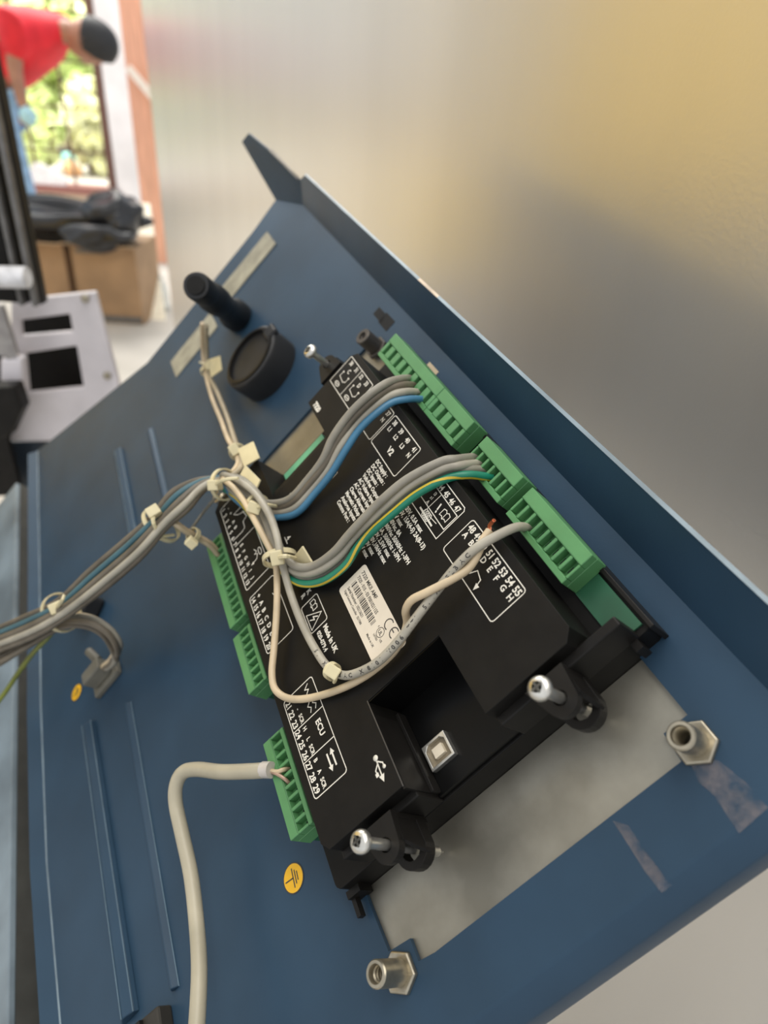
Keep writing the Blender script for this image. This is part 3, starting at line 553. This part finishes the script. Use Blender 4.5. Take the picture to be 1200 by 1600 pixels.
# second loom ending in the grey plug
lw = [(-60, 1060, 22), (0, 1028, 20), (45, 1000, 18), (90, 974, 16), (130, 970, 10), (162, 984, 0), (180, 1008, -12), (178, 1030, -20), (165, 1042, -24)]
for k in range(6):
    an = k*1.05; cable([(a + 8*math.cos(an + i*0.35), b + 8*math.sin(an + i*0.35), c + 4*math.sin(an + i*0.35 + 1)) if i < 7 else (a + 4*math.cos(an), b + 3*math.sin(an), c) for i, (a, b, c) in enumerate(lw)], 1.9, (dkgrey, greywire, dkgrey, cream, greywire, dkgrey)[k], ('taupe', 'grey', 'taupe', 'cream', 'grey', 'taupe')[k] + ' wire in the twisted bunch curling into the grey plug', 'wire', 'wires of the twisted bunch')
gy = [(95, 965, 14), (78, 992, 10), (52, 1020, 4), (28, 1052, -2), (8, 1082, -6), (-30, 1130, -8)]
cable(gy, 1.7, olive, 'green and yellow earth wire leaving the loom towards the cabinet rim', 'wire')
pl = thing('grey_plug', 'small grey plug on the lid where the twisted bunch ends', 'plug', tuple(U(157, 1055, ZS)), PM)
c = U(158, 1052, -29); fr = Matrix.Translation(c) @ Matrix.Rotation(math.radians(95), 4, 'Z')
def obox(mb, a, b, fr):
    k = len(mb.v); mb.box(a, b)
    for i in range(k, len(mb.v)): mb.v[i] = fr @ mb.v[i]
    return mb
pm_ = mat('plug_grey', (0.16, 0.15, 0.12), 0.5, noise=0.06)
obox(MB(), (-13, -10, -6), (13, 6, -2), fr).build('plug_base', pm_, pl, bevel=0.8); obox(MB(), (-9, -6, -2), (9, 4, 9), fr).build('plug_body', pm_, pl, bevel=1)
MB().lathe([(3, 0), (3, 12), (2.4, 12.6)], fr @ V(4, 7, 4), (fr.to_3x3() @ V(-0.3, 1, 0.3))).build('plug_stub', pm_, pl, smooth=True)
# dark clip behind the loom
o = obox(MB(), (-14, -9, 0), (14, 9, 16), Matrix.Translation(U(148, 950, ZS)) @ Matrix.Rotation(0.6, 4, 'Z')).build('cable_anchor', rubber, frame=PM, bevel=3); tag(o, 'black cable anchor under the loom beside the grey plug', 'anchor')
# ------------------------------------------------------------------ cable ties
def tie(ring_c, ring_n, rr, head, label, flag=None, tail=None, hs=3.4, squash=0.8):
    t = thing('cable_tie', label, 'cable tie', tuple(ring_c), PM, 'cream nylon cable ties')
    n = Vector(ring_n).normalized(); a = n.orthogonal().normalized(); b = n.cross(a); m = MB(); N = 28; vs = []; fs = []
    for i in range(N):
        an = 2*math.pi*i/N; rd = (a*math.cos(an) + b*math.sin(an))
        for off, w_ in ((0, -1.3), (0, 1.3), (0.9, 1.3), (0.9, -1.3)): vs.append(ring_c + rd*(rr + off) + n*w_)
    for i in range(N):
        j = (i + 1) % N
        for q_ in range(4): fs.append((i*4 + q_, i*4 + (q_+1) % 4, j*4 + (q_+1) % 4, j*4 + q_))
    m.add(vs, fs).build('strap', nylon, t, smooth=True, angle=40)
    hv = (head - ring_c); hd = hv.normalized(); n2 = (n - hd*n.dot(hd)).normalized(); n3 = hd.cross(n2)
    fr_ = Matrix((n2.to_4d(), n3.to_4d(), hd.to_4d(), (0, 0, 0, 1))).transposed()
    for r_ in range(3): fr_[3][r_] = 0
    fr_ = Matrix.Translation(head) @ Matrix((tuple(n2), tuple(n3), tuple(hd))).transposed().to_4x4()
    obox(MB(), (-hs, -hs*0.85, -hs*0.8), (hs, hs*0.85, hs*0.8), fr_).build('tie_head', nylon, t, bevel=0.6)
    if tail: MB().tube([head, *tail], [1.3, 0.8], 6, 4).build('tie_tail', nylon, t)
    if flag:
        P = [Vector(p) for p in flag]; nn = (P[1] - P[0]).cross(P[2] - P[0]).normalized()*0.5
        MB().hexa([p - nn for p in P], [p + nn for p in P]).build('tie_flag', nylon, t, bevel=0.2)
    return t
def UV(*p): return U(*p)
tie(U(322, 580, -22), U(333, 620, -24) - U(322, 580, -22), 3.4, U(328, 572, -18), 'cream cable tie on the beige pair beside the round black cap', [U(326, 562, -16), U(344, 556, -16), U(347, 578, -18), U(330, 590, -20)], [U(312, 566, -16)])
tie(U(371, 706, -6), U(380, 725, 0) - U(366, 690, -10), 4.4, U(367, 703, 0), 'cream cable tie with square flag on the pair above the loom bend', [U(372, 702, 4), U(396, 690, 4), U(406, 716, 4), U(382, 730, 4)])
tie(U(350, 757, 11), U(335, 757, 12) - U(372, 755, 10), 8.2, U(336, 758, 18), 'cream cable tie with folded flag wrapped where the loom leaves the module', [U(376, 742, 12), U(384, 727, 12), U(407, 750, 12), U(399, 768, 12)], [U(350, 750, 22), U(372, 747, 20)])
tie(U(402, 790, 7), U(425, 800, 7) - U(385, 778, 7), 5.6, U(398, 793, 14), 'cream cable tie on the blue wire bunch where it joins the loom', None, [U(415, 789, 14), U(432, 791, 6)])
tie(U(437, 872, 8), U(440, 905, 6) - U(428, 835, 10), 7.4, U(433, 872, 16), 'cream cable tie with bent flag holding wires beside the letters E and F', [U(458, 872, 8), U(473, 853, 12), U(488, 878, 8), U(470, 886, 5)], [U(448, 869, 17), U(462, 872, 10)])
tie(U(519, 1049, 5), U(500, 1030, 5) - U(540, 1056, 5), 2.9, U(519, 1049, 9.5), 'small cream cable tie on the grey wire beside the warning legend', None, [U(524, 1058, 7), U(522, 1066, 4)], 3.0)
tie(U(252, 820, 17), U(280, 785, 18) - U(205, 862, 18), 11.5, U(240, 800, 32), 'large cream cable tie looped around the fat loom above the blue lid', None, [U(240, 818, 31), U(252, 836, 22), U(272, 836, 14)], 3.6)
tie(U(96, 957, 20), U(130, 932, 20) - U(60, 978, 20), 12, U(88, 950, 34), 'cream cable tie with upright tail around both looms near the cabinet rim', None, [U(97, 938, 40), U(100, 930, 40)], 3.8)
tie(U(302, 836, 8), U(312, 841, 2) - U(292, 830, 12), 3.6, U(299, 848, 12), 'small cream cable tie on the beige pair near terminal 1', None, None, 3.0)
# ------------------------------------------------------------------ push button bodies at the far end of the lid
b1 = thing('push_button_body', 'black cylindrical push button body standing on the tape strip', 'button', tuple(U(375, 497, ZS)), PM)
p0, p1 = U(374, 497, ZS), U(306, 446, 40); ax = (p1 - p0); Lb = ax.length; c0 = p0
MB().lathe([(12.5, 0), (12.5, Lb*0.16), (9.5, Lb*0.22), (9, Lb*0.5), (10.6, Lb*0.55), (10.6, Lb*0.7), (8.4, Lb*0.76), (9.4, Lb*0.82), (9.4, Lb*0.97), (8.4, Lb)], c0, ax, 24).build('body', rubber, b1, smooth=True)
MB().lathe([(6, 0), (6, 1.5), (5, 1.6)], c0 + ax*1.0, ax, 18).build('button_cap', blk2, b1, smooth=True)
b2 = thing('round_black_cap', 'round black cap with a notched rim beside the beige pair', 'cap', tuple(U(405, 570, ZS)), PM)
c = U(390, 556, ZS + 20)
MB().lathe([(25, 0), (25.4, 17), (24.6, 19.5), (23, 20.4), (21.6, 20.2), (21, 18.6), (0.01, 18)], (c.x, c.y, ZS), n=40).build('cap', rubber, b2, smooth=True)
MB().lathe([(22.6, 19.6), (22.4, 21.2), (20.2, 21.4), (20, 19)], (c.x, c.y, ZS), n=40, caps=False).build('cap_ring', blk2, b2, smooth=True)
MB().box((c.x - 6, c.y + 17, ZS + 17), (c.x + 6, c.y + 27, ZS + 21.5)).build('cap_notch', rubber, b2, bevel=1.5)
# black anchor at the bottom of the stiffener
m = thing('black_clamp', 'black clamp at the lower end of the raised blue stiffener', 'clamp', tuple(U(215, 1592, ZS)), PM)
c = U(215, 1592, -25); MB().box((c.x, c.y - 17, ZS), (c.x + 25, c.y + 12, -27)).build('clamp_body', mat('brown_black', (0.03, 0.026, 0.02), 0.55), m, bevel=1.2); MB().box((c.x + 1, c.y - 6, -27), (c.x + 6, c.y + 1, -25)).build('clamp_tooth', blk2, m)
# ================================================================== the room beyond (world metres)
def poly_y(pts, y, t, name, m, parent=None, holes=(), bevel=0):
    P = [WY(a, b, y) for a, b in pts]; H = [[WY(a, b, y) for a, b in h] for h in holes]
    mb = MB().plate([(p.x, p.z) for p in P], [[(p.x, p.z) for p in h] for h in H], 0, t, mp=lambda a, b, c: (a, y + c, b))
    off = parent.get('_base') if parent is not None else None
    o = mb.build(name, m, parent, scale=1, bevel=bevel); return o
# yellow machine standing across the room, mirrored in the metal wall
ym = mat('machine_yellow', (0.95, 0.62, 0.05), 0.45, noise=0.05, scale=5); yg = thing('yellow_machine', 'large yellow painted machine housing on a black skid facing the metal wall', 'machine', tuple((WU*2.9 + WN*(WO - 1.9)).to_tuple()), scale=1)
def ybox(s0, s1, d0, d1, z0, z1, m, nm): 
    q = [WU*s_ + WN*(WO - d_) for s_, d_ in ((s0, d0), (s1, d0), (s1, d1), (s0, d1))]
    MB().hexa([(p.x, p.y, z0) for p in q], [(p.x, p.y, z1) for p in q]).build(nm, m, yg, scale=1, bevel=0.02)
ybox(1.35, 3.3, 1.5, 2.4, 1.12, 2.3, ym, 'housing'); ybox(2.85, 4.3, 1.5, 2.2, 0.45, 1.0, ym, 'side_tank'); ybox(1.5, 4.3, 1.6, 2.3, 0.25, 0.45, blk2, 'skid'); ybox(1.6, 2.7, 1.7, 2.2, 0.45, 1.12, blk2, 'engine_bay'); ybox(2.9, 3.2, 1.8, 2.1, 1.0, 1.12, blk2, 'mount')
for s_ in (1.7, 4.0): ybox(s_, s_ + 0.2, 1.65, 2.25, 0, 0.25, blk2, 'foot')
# machine frame
greyp = mat('galvanised', (0.72, 0.68, 0.71), 0.45, 0.1, noise=0.05, scale=8)
yb = 1.05
br = thing('machine_bracket', 'grey steel bracket plate with two rectangular openings behind the lid', 'bracket', tuple(WY(100, 690, yb)), scale=1)
poly_y([(17, 470), (148, 456), (186, 602), (150, 660), (120, 690), (14, 690)], yb, 0.012, 'plate', greyp, br, [[(31, 501), (108, 491), (113, 518), (33, 525)], [(38, 553), (119, 541), (130, 605), (44, 614)]], 0.003)
poly_y([(25, 495), (140, 480), (160, 640), (35, 660)], yb + 0.06, 0.01, 'dark_back', blk, br)
poly_y([(14, 690), (120, 690), (90, 775), (14, 775)], yb + 0.01, 0.02, 'lower_skirt', mat('dark_blue_paint', (0.012, 0.022, 0.036), 0.45), br)
for a in ((134, 466), (168, 586)):
    c = WY(*a, yb); MB().lathe([(0.006, 0), (0.006, 0.004), (0.003, 0.006)], c, (0, -1, 0), 12).build('bolt', brass, br, scale=1)
poly_y([(0, 560), (33, 560), (36, 612), (20, 618), (0, 600)], yb - 0.05, 0.02, 'lug', greyp, br, (), 0.004)
yf = 0.98
fm = thing('machine_rack', 'black upright machine rack with grey edging strips beside the bracket', 'rack', tuple(WY(20, 480, yf)), scale=1)
def post(px, py, wpx, y, t, m, name, z0=None):
    a = WY(px - wpx/2, py, y); b = WY(px + wpx/2, py, y); zb = WY(px, 760, y).z if z0 is None else z0
    MB().box((a.x, y, zb), (b.x, y + t, 2.2)).build(name, m, fm, scale=1, bevel=0.002)
mat('frame_grey', (0.16, 0.155, 0.15), 0.4, 0.3); zb_ = WY(60, 476, yf).z
post(23, 300, 16, yf, 0.02, blk2, 'upright', zb_); post(17, 300, 9, yf - 0.012, 0.012, MATS['frame_grey'], 'edge_strip', zb_)
post(1, 300, 12, yf, 0.02, blk, 'upright', zb_); post(-6, 300, 8, yf - 0.012, 0.012, MATS['frame_grey'], 'edge_strip', zb_); post(-32, 300, 44, yf, 0.02, blk, 'upright', zb_)
c = WY(16, 433, yf - 0.03); MB().lathe([(0.014, -0.03), (0.0145, -0.028), (0.0145, 0.022), (0.013, 0.024)], c, (1, 0, 0.05), 20).build('white_sleeve', mat('white_plastic', (0.75, 0.75, 0.78), 0.4), fm, scale=1, smooth=True)
poly_y([(-30, 478), (2, 478), (26, 556), (14, 562), (-30, 540)], yf + 0.02, 0.01, 'strut', mat('strut_grey', (0.34, 0.32, 0.31), 0.5), fm); poly_y([(-30, 540), (10, 562), (12, 690), (34, 775), (-30, 775)], yf + 0.04, 0.01, 'lower_plate', blk2, fm)
poly_y([(-30, 606), (22, 604), (34, 640), (14, 684), (-30, 690)], yf - 0.02, 0.03, 'lower_block', blk2, fm, (), 0.004)
# cardboard boxes
card = mat('cardboard', (0.36, 0.23, 0.13), 0.75, noise=0.05, scale=6); cardtop = mat('cardboard_light', (0.55, 0.40, 0.26), 0.75, noise=0.04, scale=6)
def carton(pxl, pxr, pyb, h, depth, label, flaps):
    a, b = WF(pxl, pyb), WF(pxr, pyb); y = (a.y + b.y)/2; t = thing('cardboard_box', label, 'box', ((a.x + b.x)/2, y + depth/2, 0), scale=1, group='cartons on the floor')
    MB().box((a.x, y, 0), (b.x, y + depth, h)).build('carton', card, t, scale=1, bevel=0.005)
    fm_ = MB().add([(a.x, y, h), (b.x, y, h), (b.x + 0.02, y - 0.10, h + 0.02), (a.x - 0.02, y - 0.10, h + 0.02), (a.x, y, h + 0.006), (b.x, y, h + 0.006), (b.x + 0.02, y - 0.10, h + 0.026), (a.x - 0.02, y - 0.10, h + 0.026)], [(0, 3, 2, 1), (4, 5, 6, 7), (0, 1, 5, 4), (1, 2, 6, 5), (2, 3, 7, 6), (3, 0, 4, 7)])
    fm_.build('flap', cardtop, t, scale=1)
    if flaps: MB().box((a.x + 0.03, y - 0.003, h*0.9), (b.x - 0.2, y, h*0.95)).build('hand_slot', MATS['frame_grey'], t, scale=1); MB().box((a.x + 0.02, y - 0.004, 0.01), (b.x - 0.01, y, 0.05)).build('tape_band', MATS['frame_grey'], t, scale=1)
    return y, h
yc, hc = carton(124, 229, 505, 0.47, 0.40, 'tan cardboard carton with dark tape band at its foot under the black bag', True)
carton(58, 120, 498, 0.46, 0.40, 'narrower tan cardboard carton beside the taped carton', False)
# black bag lying on the cartons
bgm = mat('bin_bag', (0.018, 0.019, 0.022), 0.28, noise=0.1, scale=10)
def blob(name, c, r, m, seed, amp=0.25, parent=None, n=3):
    bm = bmesh.new(); bmesh.ops.create_icosphere(bm, subdivisions=n, radius=1); rn = random.Random(seed); ph = [(Vector((rn.uniform(-1, 1), rn.uniform(-1, 1), rn.uniform(-1, 1)))*rn.uniform(2, 7), rn.uniform(0, 6), rn.uniform(0.2, 1)) for _ in range(11)]
    vs = []
    for v in bm.verts:
        k = 1 + amp*sum(w_*math.sin(v.co.dot(d) + p) for d, p, w_ in ph)/3.5; vs.append(Vector(c) + Vector((v.co.x*r[0], v.co.y*r[1], v.co.z*r[2]))*k)
    fs = [[v.index for v in f.verts] for f in bm.faces]; bm.free()
    return MB().add(vs, fs).build(name, m, parent, scale=1, smooth=True, angle=180)
ca = WY(140, 345, yc + 0.1); cb = WY(180, 340, yc + 0.1); 
bag = thing('black_bag', 'crumpled black plastic bag slumped across the cardboard cartons', 'bag', (ca.x, ca.y, hc), scale=1)
blob('bag_body', (ca.x - 0.08, yc + 0.12, hc + 0.12), (0.40, 0.18, 0.11), bgm, 3, 0.34, bag, 4); blob('bag_bulge', (cb.x, yc + 0.10, hc + 0.16), (0.16, 0.17, 0.13), bgm, 5, 0.3, bag, 4); blob('bag_fold', (cb.x - 0.05, yc - 0.06, hc + 0.07), (0.22, 0.09, 0.07), bgm, 8, 0.3, bag, 4)
# far wall with the barred opening, pillar and door jamb
YW = 7.2
plas = mat('plaster', (0.78, 0.78, 0.80), 0.8, noise=0.04, scale=3); brown = mat('brown_frame', (0.12, 0.06, 0.045), 0.6, noise=0.1); wood = mat('orange_wood', (0.78, 0.42, 0.28), 0.6, noise=0.05, scale=4, nscale=(12, 12, 1))
def col(px0, px1, py, y, d, z0, z1, m, name, struct=True):
    a, b = WY(px0, py, y), WY(px1, py, y); o = MB().box((a.x, y, z0), (b.x, y + d, z1)).build(name, m, scale=1, bevel=0.005)
    if struct: o['kind'] = 'structure'
    return o
col(164, 205, 150, YW, 0.25, 0, 3.4, plas, 'wall_back')
col(207, 243, 200, YW - 1.2, 0.12, 0, 3.4, wood, 'door_1')
zs = WY(110, 290, YW).z
win = thing('window_1', None, None, (WY(80, 290, YW).x, YW, zs), scale=1, kind='structure')
a, b = WY(-260, 150, YW), WY(163, 150, YW)
MB().box((b.x - 0.07, YW, zs), (b.x, YW + 0.1, 3.0)).build('window_frame', brown, win, scale=1); MB().box((a.x, YW - 0.05, zs - 0.07), (b.x + 0.02, YW + 0.15, zs)).build('window_sill', mat('sill_red', (0.30, 0.13, 0.11), 0.6), win, scale=1)
x = b.x - 0.42; 
while x > a.x: MB().box((x, YW + 0.05, zs), (x + 0.02, YW + 0.07, 3.0)).build('bar', MATS['brown_frame'], win, scale=1); x -= 0.36
for k in range(5): MB().box((a.x, YW + 0.05, zs + 0.28 + 0.36*k), (b.x - 0.07, YW + 0.065, zs + 0.295 + 0.36*k)).build('bar', MATS['brown_frame'], win, scale=1)
o = MB().box((a.x, YW, 0), (b.x + 0.02, YW + 0.2, zs - 0.07)).build('wall_far', mat('cream_wall', (0.66, 0.54, 0.42), 0.8), scale=1); o['kind'] = 'structure'
# garden beyond
soil = mat('garden_ground', (0.62, 0.50, 0.36), 0.9, noise=0.1, scale=1.2)
o = MB().box((-40, 14.0, -0.12), (20, 45, 0.0)).build('garden_ground', soil, scale=1); o['kind'] = 'structure'
leafm = [mat('leaf_a', (0.72, 0.80, 0.40), 0.6, noise=0.15, scale=4), mat('leaf_b', (0.85, 0.86, 0.55), 0.6, noise=0.15, scale=4), mat('leaf_c', (0.55, 0.66, 0.25), 0.6, noise=0.15, scale=4)]  # leaf colours raised so they carry the sunlit brightness
def bush(cx, cy, r, h, mm, label, seed):
    rn = random.Random(seed); t = thing('garden_bush', label, 'bush', (cx, cy, 0), scale=1, group='bushes beyond the barred opening'); m = MB()
    for _ in range(520):
        d = Vector((rn.gauss(0, 1), rn.gauss(0, 1), rn.gauss(0, 1))).normalized()*rn.uniform(0.55, 1); p = Vector((cx + d.x*r, cy + d.y*r*0.7, h*0.55 + d.z*h*0.5)); s = rn.uniform(0.12, 0.26)
        u = Vector((rn.gauss(0, 1), rn.gauss(0, 1), rn.gauss(0, 1))).normalized(); w_ = u.orthogonal().normalized(); m.add([p - u*s, p + w_*s*0.5, p + u*s, p - w_*s*0.5], [(0, 1, 2, 3)])
    o = m.build('foliage', mm, t, scale=1); o['kind'] = 'stuff'
    m = MB()
    for k in range(4): m.tube([(cx + 0.1*k - 0.15, cy, 0), (cx + 0.3*(k - 1.5), cy, h*0.7)], [0.04, 0.02], 6)
    m.build('stem', MATS['brown_frame'], t, scale=1)
BL = ['low pale bush just beyond the sill on the jeans side', 'low green bush just beyond the sill on the pillar side', 'medium bush behind the two low bushes beyond the opening', 'tall pale bush behind the person in red', 'tall green bush behind the white pillar edge', 'tallest tree-like bush behind all the other bushes']
for k, (px, y, r, h) in enumerate(((28, 10.6, 0.36, 1.0), (146, 10.8, 0.38, 1.1), (88, 12.8, 0.85, 2.1), (-6, 15.2, 0.75, 3.2), (166, 15.4, 0.75, 3.4), (80, 18.5, 1.7, 5.4))):
    p = WY(px, 150, y); bush(p.x, y, r, h, leafm[k % 3], BL[k], k)
o = MB().plate([(WY(px, py, (YW - 0.04)).x, WY(px, py, (YW - 0.04)).z) for px, py in ((48, 256), (60, 254), (105, 280), (104, 290), (48, 290))], [], 0, 0.03, mp=lambda a, b, c: (a, (YW - 0.04) + c, b)).build('white_cloth', mat('white_cloth', (0.85, 0.83, 0.86), 0.8), scale=1); tag(o, 'white cloth lying on the window sill beside the blue jeans', 'cloth')
for px, py, c_, nm, lb in ((108, 245, (0.35, 0.75, 0.70), 'turquoise_wrapper', 'turquoise plastic wrapper on the ground beyond the sill'), (113, 264, (0.85, 0.50, 0.25), 'orange_wrapper', 'orange scrap beside the turquoise wrapper beyond the sill')):
    p = WF(px, py, 0.09); o = blob(nm, (p.x, p.y, p.z), (0.12, 0.1, 0.10), mat(nm, c_, 0.6), int(px), 0.35, None, 2); tag(o, lb, 'litter')
# pale upright strip and glass beside the wall
a, b = WF(246, 500), WY(222, 318, 5.2); dv = V(0.05, 0, 0); dt = V(0, 0.02, 0)
o = MB().hexa([a - dv, a + dv, a + dv + dt, a - dv + dt], [b - dv, b + dv, b + dv + dt, b - dv + dt]).build('leaning_strip', mat('strip_cream', (0.95, 0.88, 0.70), 0.5), scale=1); tag(o, 'pale cream strip leaning upright beside the cardboard carton', 'board')
c = WF(256, 482); o = MB().lathe([(0.03, 0), (0.04, 0.02), (0.042, 0.12), (0.03, 0.16), (0.014, 0.19), (0.014, 0.22)], (c.x, c.y, 0), n=16).build('glass_bottle', mat('clear_bottle', (0.8, 0.85, 0.85), 0.1, trans=0.6), scale=1, smooth=True); tag(o, 'clear bottle standing on the floor beside the metal wall', 'bottle')
p = WY(222, 133, YW - 1.25); o = MB().box((-0.14, 0, -0.025), (0.14, 0.03, 0.025)); 
for i in range(len(o.v)): o.v[i] = Matrix.Translation(p) @ Matrix.Rotation(math.radians(48), 4, 'Y') @ o.v[i]
o = o.build('door_bar', mat('pale_bar', (0.9, 0.85, 0.75), 0.5), scale=1); tag(o, 'pale slanting bar fixed across the orange wooden door', 'bar')
# ------------------------------------------------------------------ the bending man
YM = 4.95
def skin(name, verts, edges, m, parent=None, sub=2, root=0):
    me = bpy.data.meshes.new(name); me.from_pydata([v[0] for v in verts], edges, []); o = bpy.data.objects.new(name, me); COL.objects.link(o)
    sk = o.modifiers.new('skin', 'SKIN'); sk.use_smooth_shade = True; ss = o.modifiers.new('sub', 'SUBSURF'); ss.levels = sub; ss.render_levels = sub
    for i, v in enumerate(verts):
        r = v[1] if isinstance(v[1], tuple) else (v[1], v[1]); me.skin_vertices[0].data[i].radius = r; me.skin_vertices[0].data[i].use_root = (i == root)
    me.materials.append(m); 
    if parent is not None: o.parent = parent; o.location = -Vector(parent['_base'])
    return o
skinm = mat('skin', (0.40, 0.20, 0.13), 0.55, noise=0.05, scale=10); red = mat('red_shirt', (0.75, 0.02, 0.035), 0.7, noise=0.06, scale=8); jean = mat('jeans', (0.28, 0.45, 0.66), 0.8, noise=0.08, scale=14); hairm = mat('hair', (0.02, 0.021, 0.024), 0.6, noise=0.1, scale=40)
hip = WY(-20, 135, YM); sh = WY(56, 26, YM); nk = WY(100, 46, YM); hd = WY(142, 66, YM)
man = thing('person', 'person in a red shirt and pale blue jeans bending forward', 'person', (hip.x, YM, 0), scale=1)
kn = V(WY(36, 255, YM).x, YM - 0.08, 0.52); an_ = V(kn.x - 0.02, YM, 0.08)
kn2 = V(hip.x - 0.05, YM + 0.16, 0.5); an2 = V(hip.x - 0.12, YM + 0.2, 0.08)
elb = WY(22, 105, YM - 0.2); hand = WY(38, 172, YM - 0.25); elb2 = WY(30, 90, YM + 0.2)
sk_v = [(hip, 0.15), ((hip + sh)/2, (0.16, 0.15)), (sh, 0.14), (nk, 0.06), (hd, 0.085), (kn, 0.075), (an_, 0.05), (an_ + V(0.16, -0.03, -0.05), 0.035), (kn2, 0.075), (an2, 0.05), (an2 + V(0.16, 0, -0.05), 0.035), (elb, 0.045), (hand, 0.03), (elb2, 0.045), (hip + V(0.06, -0.08, -0.06), 0.10), (hip + V(-0.02, 0.12, -0.06), 0.10), (sh + V(-0.03, -0.17, -0.03), 0.065), (sh + V(-0.03, 0.17, -0.03), 0.065)]
skin('body', sk_v, [(0, 1), (1, 2), (2, 3), (3, 4), (0, 14), (14, 5), (5, 6), (6, 7), (0, 15), (15, 8), (8, 9), (9, 10), (2, 16), (16, 11), (11, 12), (2, 17), (17, 13)], skinm, man)
skin('shirt', [(hip + V(0, 0, 0.03), 0.18), ((hip + sh)/2, (0.22, 0.2)), (sh, 0.2), (nk + (hd - nk)*0.25, 0.08), (sh + V(-0.03, -0.18, -0.05), 0.12), (elb + V(0, 0, 0.02), 0.09), (sh + V(-0.03, 0.18, -0.03), 0.12), (elb2, 0.085)], [(0, 1), (1, 2), (2, 3), (2, 4), (4, 5), (2, 6), (6, 7)], red, man)
skin('jeans', [(hip, 0.17), (hip + V(0.06, -0.08, -0.1), 0.125), (kn, 0.095), (an_ + V(0, 0, 0.02), 0.075), (hip + V(-0.02, 0.12, -0.1), 0.125), (kn2, 0.095), (an2 + V(0, 0, 0.02), 0.075)], [(0, 1), (1, 2), (2, 3), (0, 4), (4, 5), (5, 6)], jean, man)
# head: face looking down, crown to the right
hx = (WY(186, 72, YM) - WY(100, 52, YM)).normalized(); hdn = (WY(118, 105, YM) - WY(135, 60, YM)); hdn = (hdn - hx*hdn.dot(hx)).normalized(); hs = hx.cross(hdn)
def hp(a, b, c): return hd + (hx*a + hdn*b + hs*c)*1.2
vs = []; fs = []; N = 20; Mv = 14
for j in range(Mv + 1):
    ph = math.pi*j/Mv
    for i in range(N):
        th_ = 2*math.pi*i/N; x_ = math.cos(ph)*0.125; y_ = math.sin(ph)*math.cos(th_)*0.1; z_ = math.sin(ph)*math.sin(th_)*0.078
        if y_ > 0 and x_ < 0: z_ *= 1 + x_*2.5; y_ *= 1.0
        if y_ > 0.05: y_ = 0.05 + (y_ - 0.05)*0.75
        if abs(z_) < 0.02 and 0.02 > x_ > -0.05 and y_ > 0.03: y_ += 0.018*(1 - abs(x_ + 0.03)/0.06)
        vs.append(hp(x_, y_, z_))
for j in range(Mv):
    for i in range(N): fs.append((j*N + i, j*N + (i+1) % N, (j+1)*N + (i+1) % N, (j+1)*N + i))
MB().add(vs, fs).build('head', skinm, man, scale=1, smooth=True, angle=180)
hv = []; hf = []
for j in range(11):
    ph = math.pi*0.55*j/10
    for i in range(N):
        th_ = 2*math.pi*i/N; lim = 1.0 if math.cos(th_) < 0.25 else max(0.40, 1 - 0.62*(math.cos(th_) - 0.25)/0.75)
        p_ = ph*lim; x_ = math.cos(p_)*0.137; y_ = math.sin(p_)*math.cos(th_)*0.112; z_ = math.sin(p_)*math.sin(th_)*0.088; hv.append(hp(x_, y_, z_))
for j in range(10):
    for i in range(N): hf.append((j*N + i, j*N + (i+1) % N, (j+1)*N + (i+1) % N, (j+1)*N + i))
MB().add(hv, hf).build('hair', hairm, man, scale=1, smooth=True, angle=180)
for s_ in (-1, 1): MB().lathe([(0.004, -0.008), (0.03, -0.004), (0.034, 0.004), (0.02, 0.008), (0.005, 0.003)], hp(-0.01, 0.0, s_*0.08), hs*s_, 14, 1, 0.7).build('ear', skinm, man, scale=1, smooth=True)
for s_ in (-1, 1): MB().lathe([(0.012, 0), (0.008, 0.006), (0.001, 0.008)], hp(0.012, 0.074, s_*0.032), hdn, 10).build('eye', hairm, man, scale=1, smooth=True)
for k in range(5):
    b0 = hand + V(0.012*(k - 2), 0, -0.02); MB().tube([b0, b0 + V(0.004*(k - 2), -0.01, -0.035), b0 + V(0.006 - 0.002*k, -0.02, -0.06 + 0.004*abs(k - 2))], [0.0095, 0.007], 7, 3).build('finger', skinm, man, scale=1, smooth=True)
p = WY(44, 181, YM - 0.25); o = blob('blue_cup', (p.x, p.y, p.z), (0.05, 0.05, 0.055), mat('pale_cyan', (0.45, 0.75, 0.85), 0.4), 4, 0.1, None, 2); tag(o, 'pale blue cup held in the hand of the person in red', 'cup')
for o in bpy.data.objects:
    if '_base' in o: del o['_base']
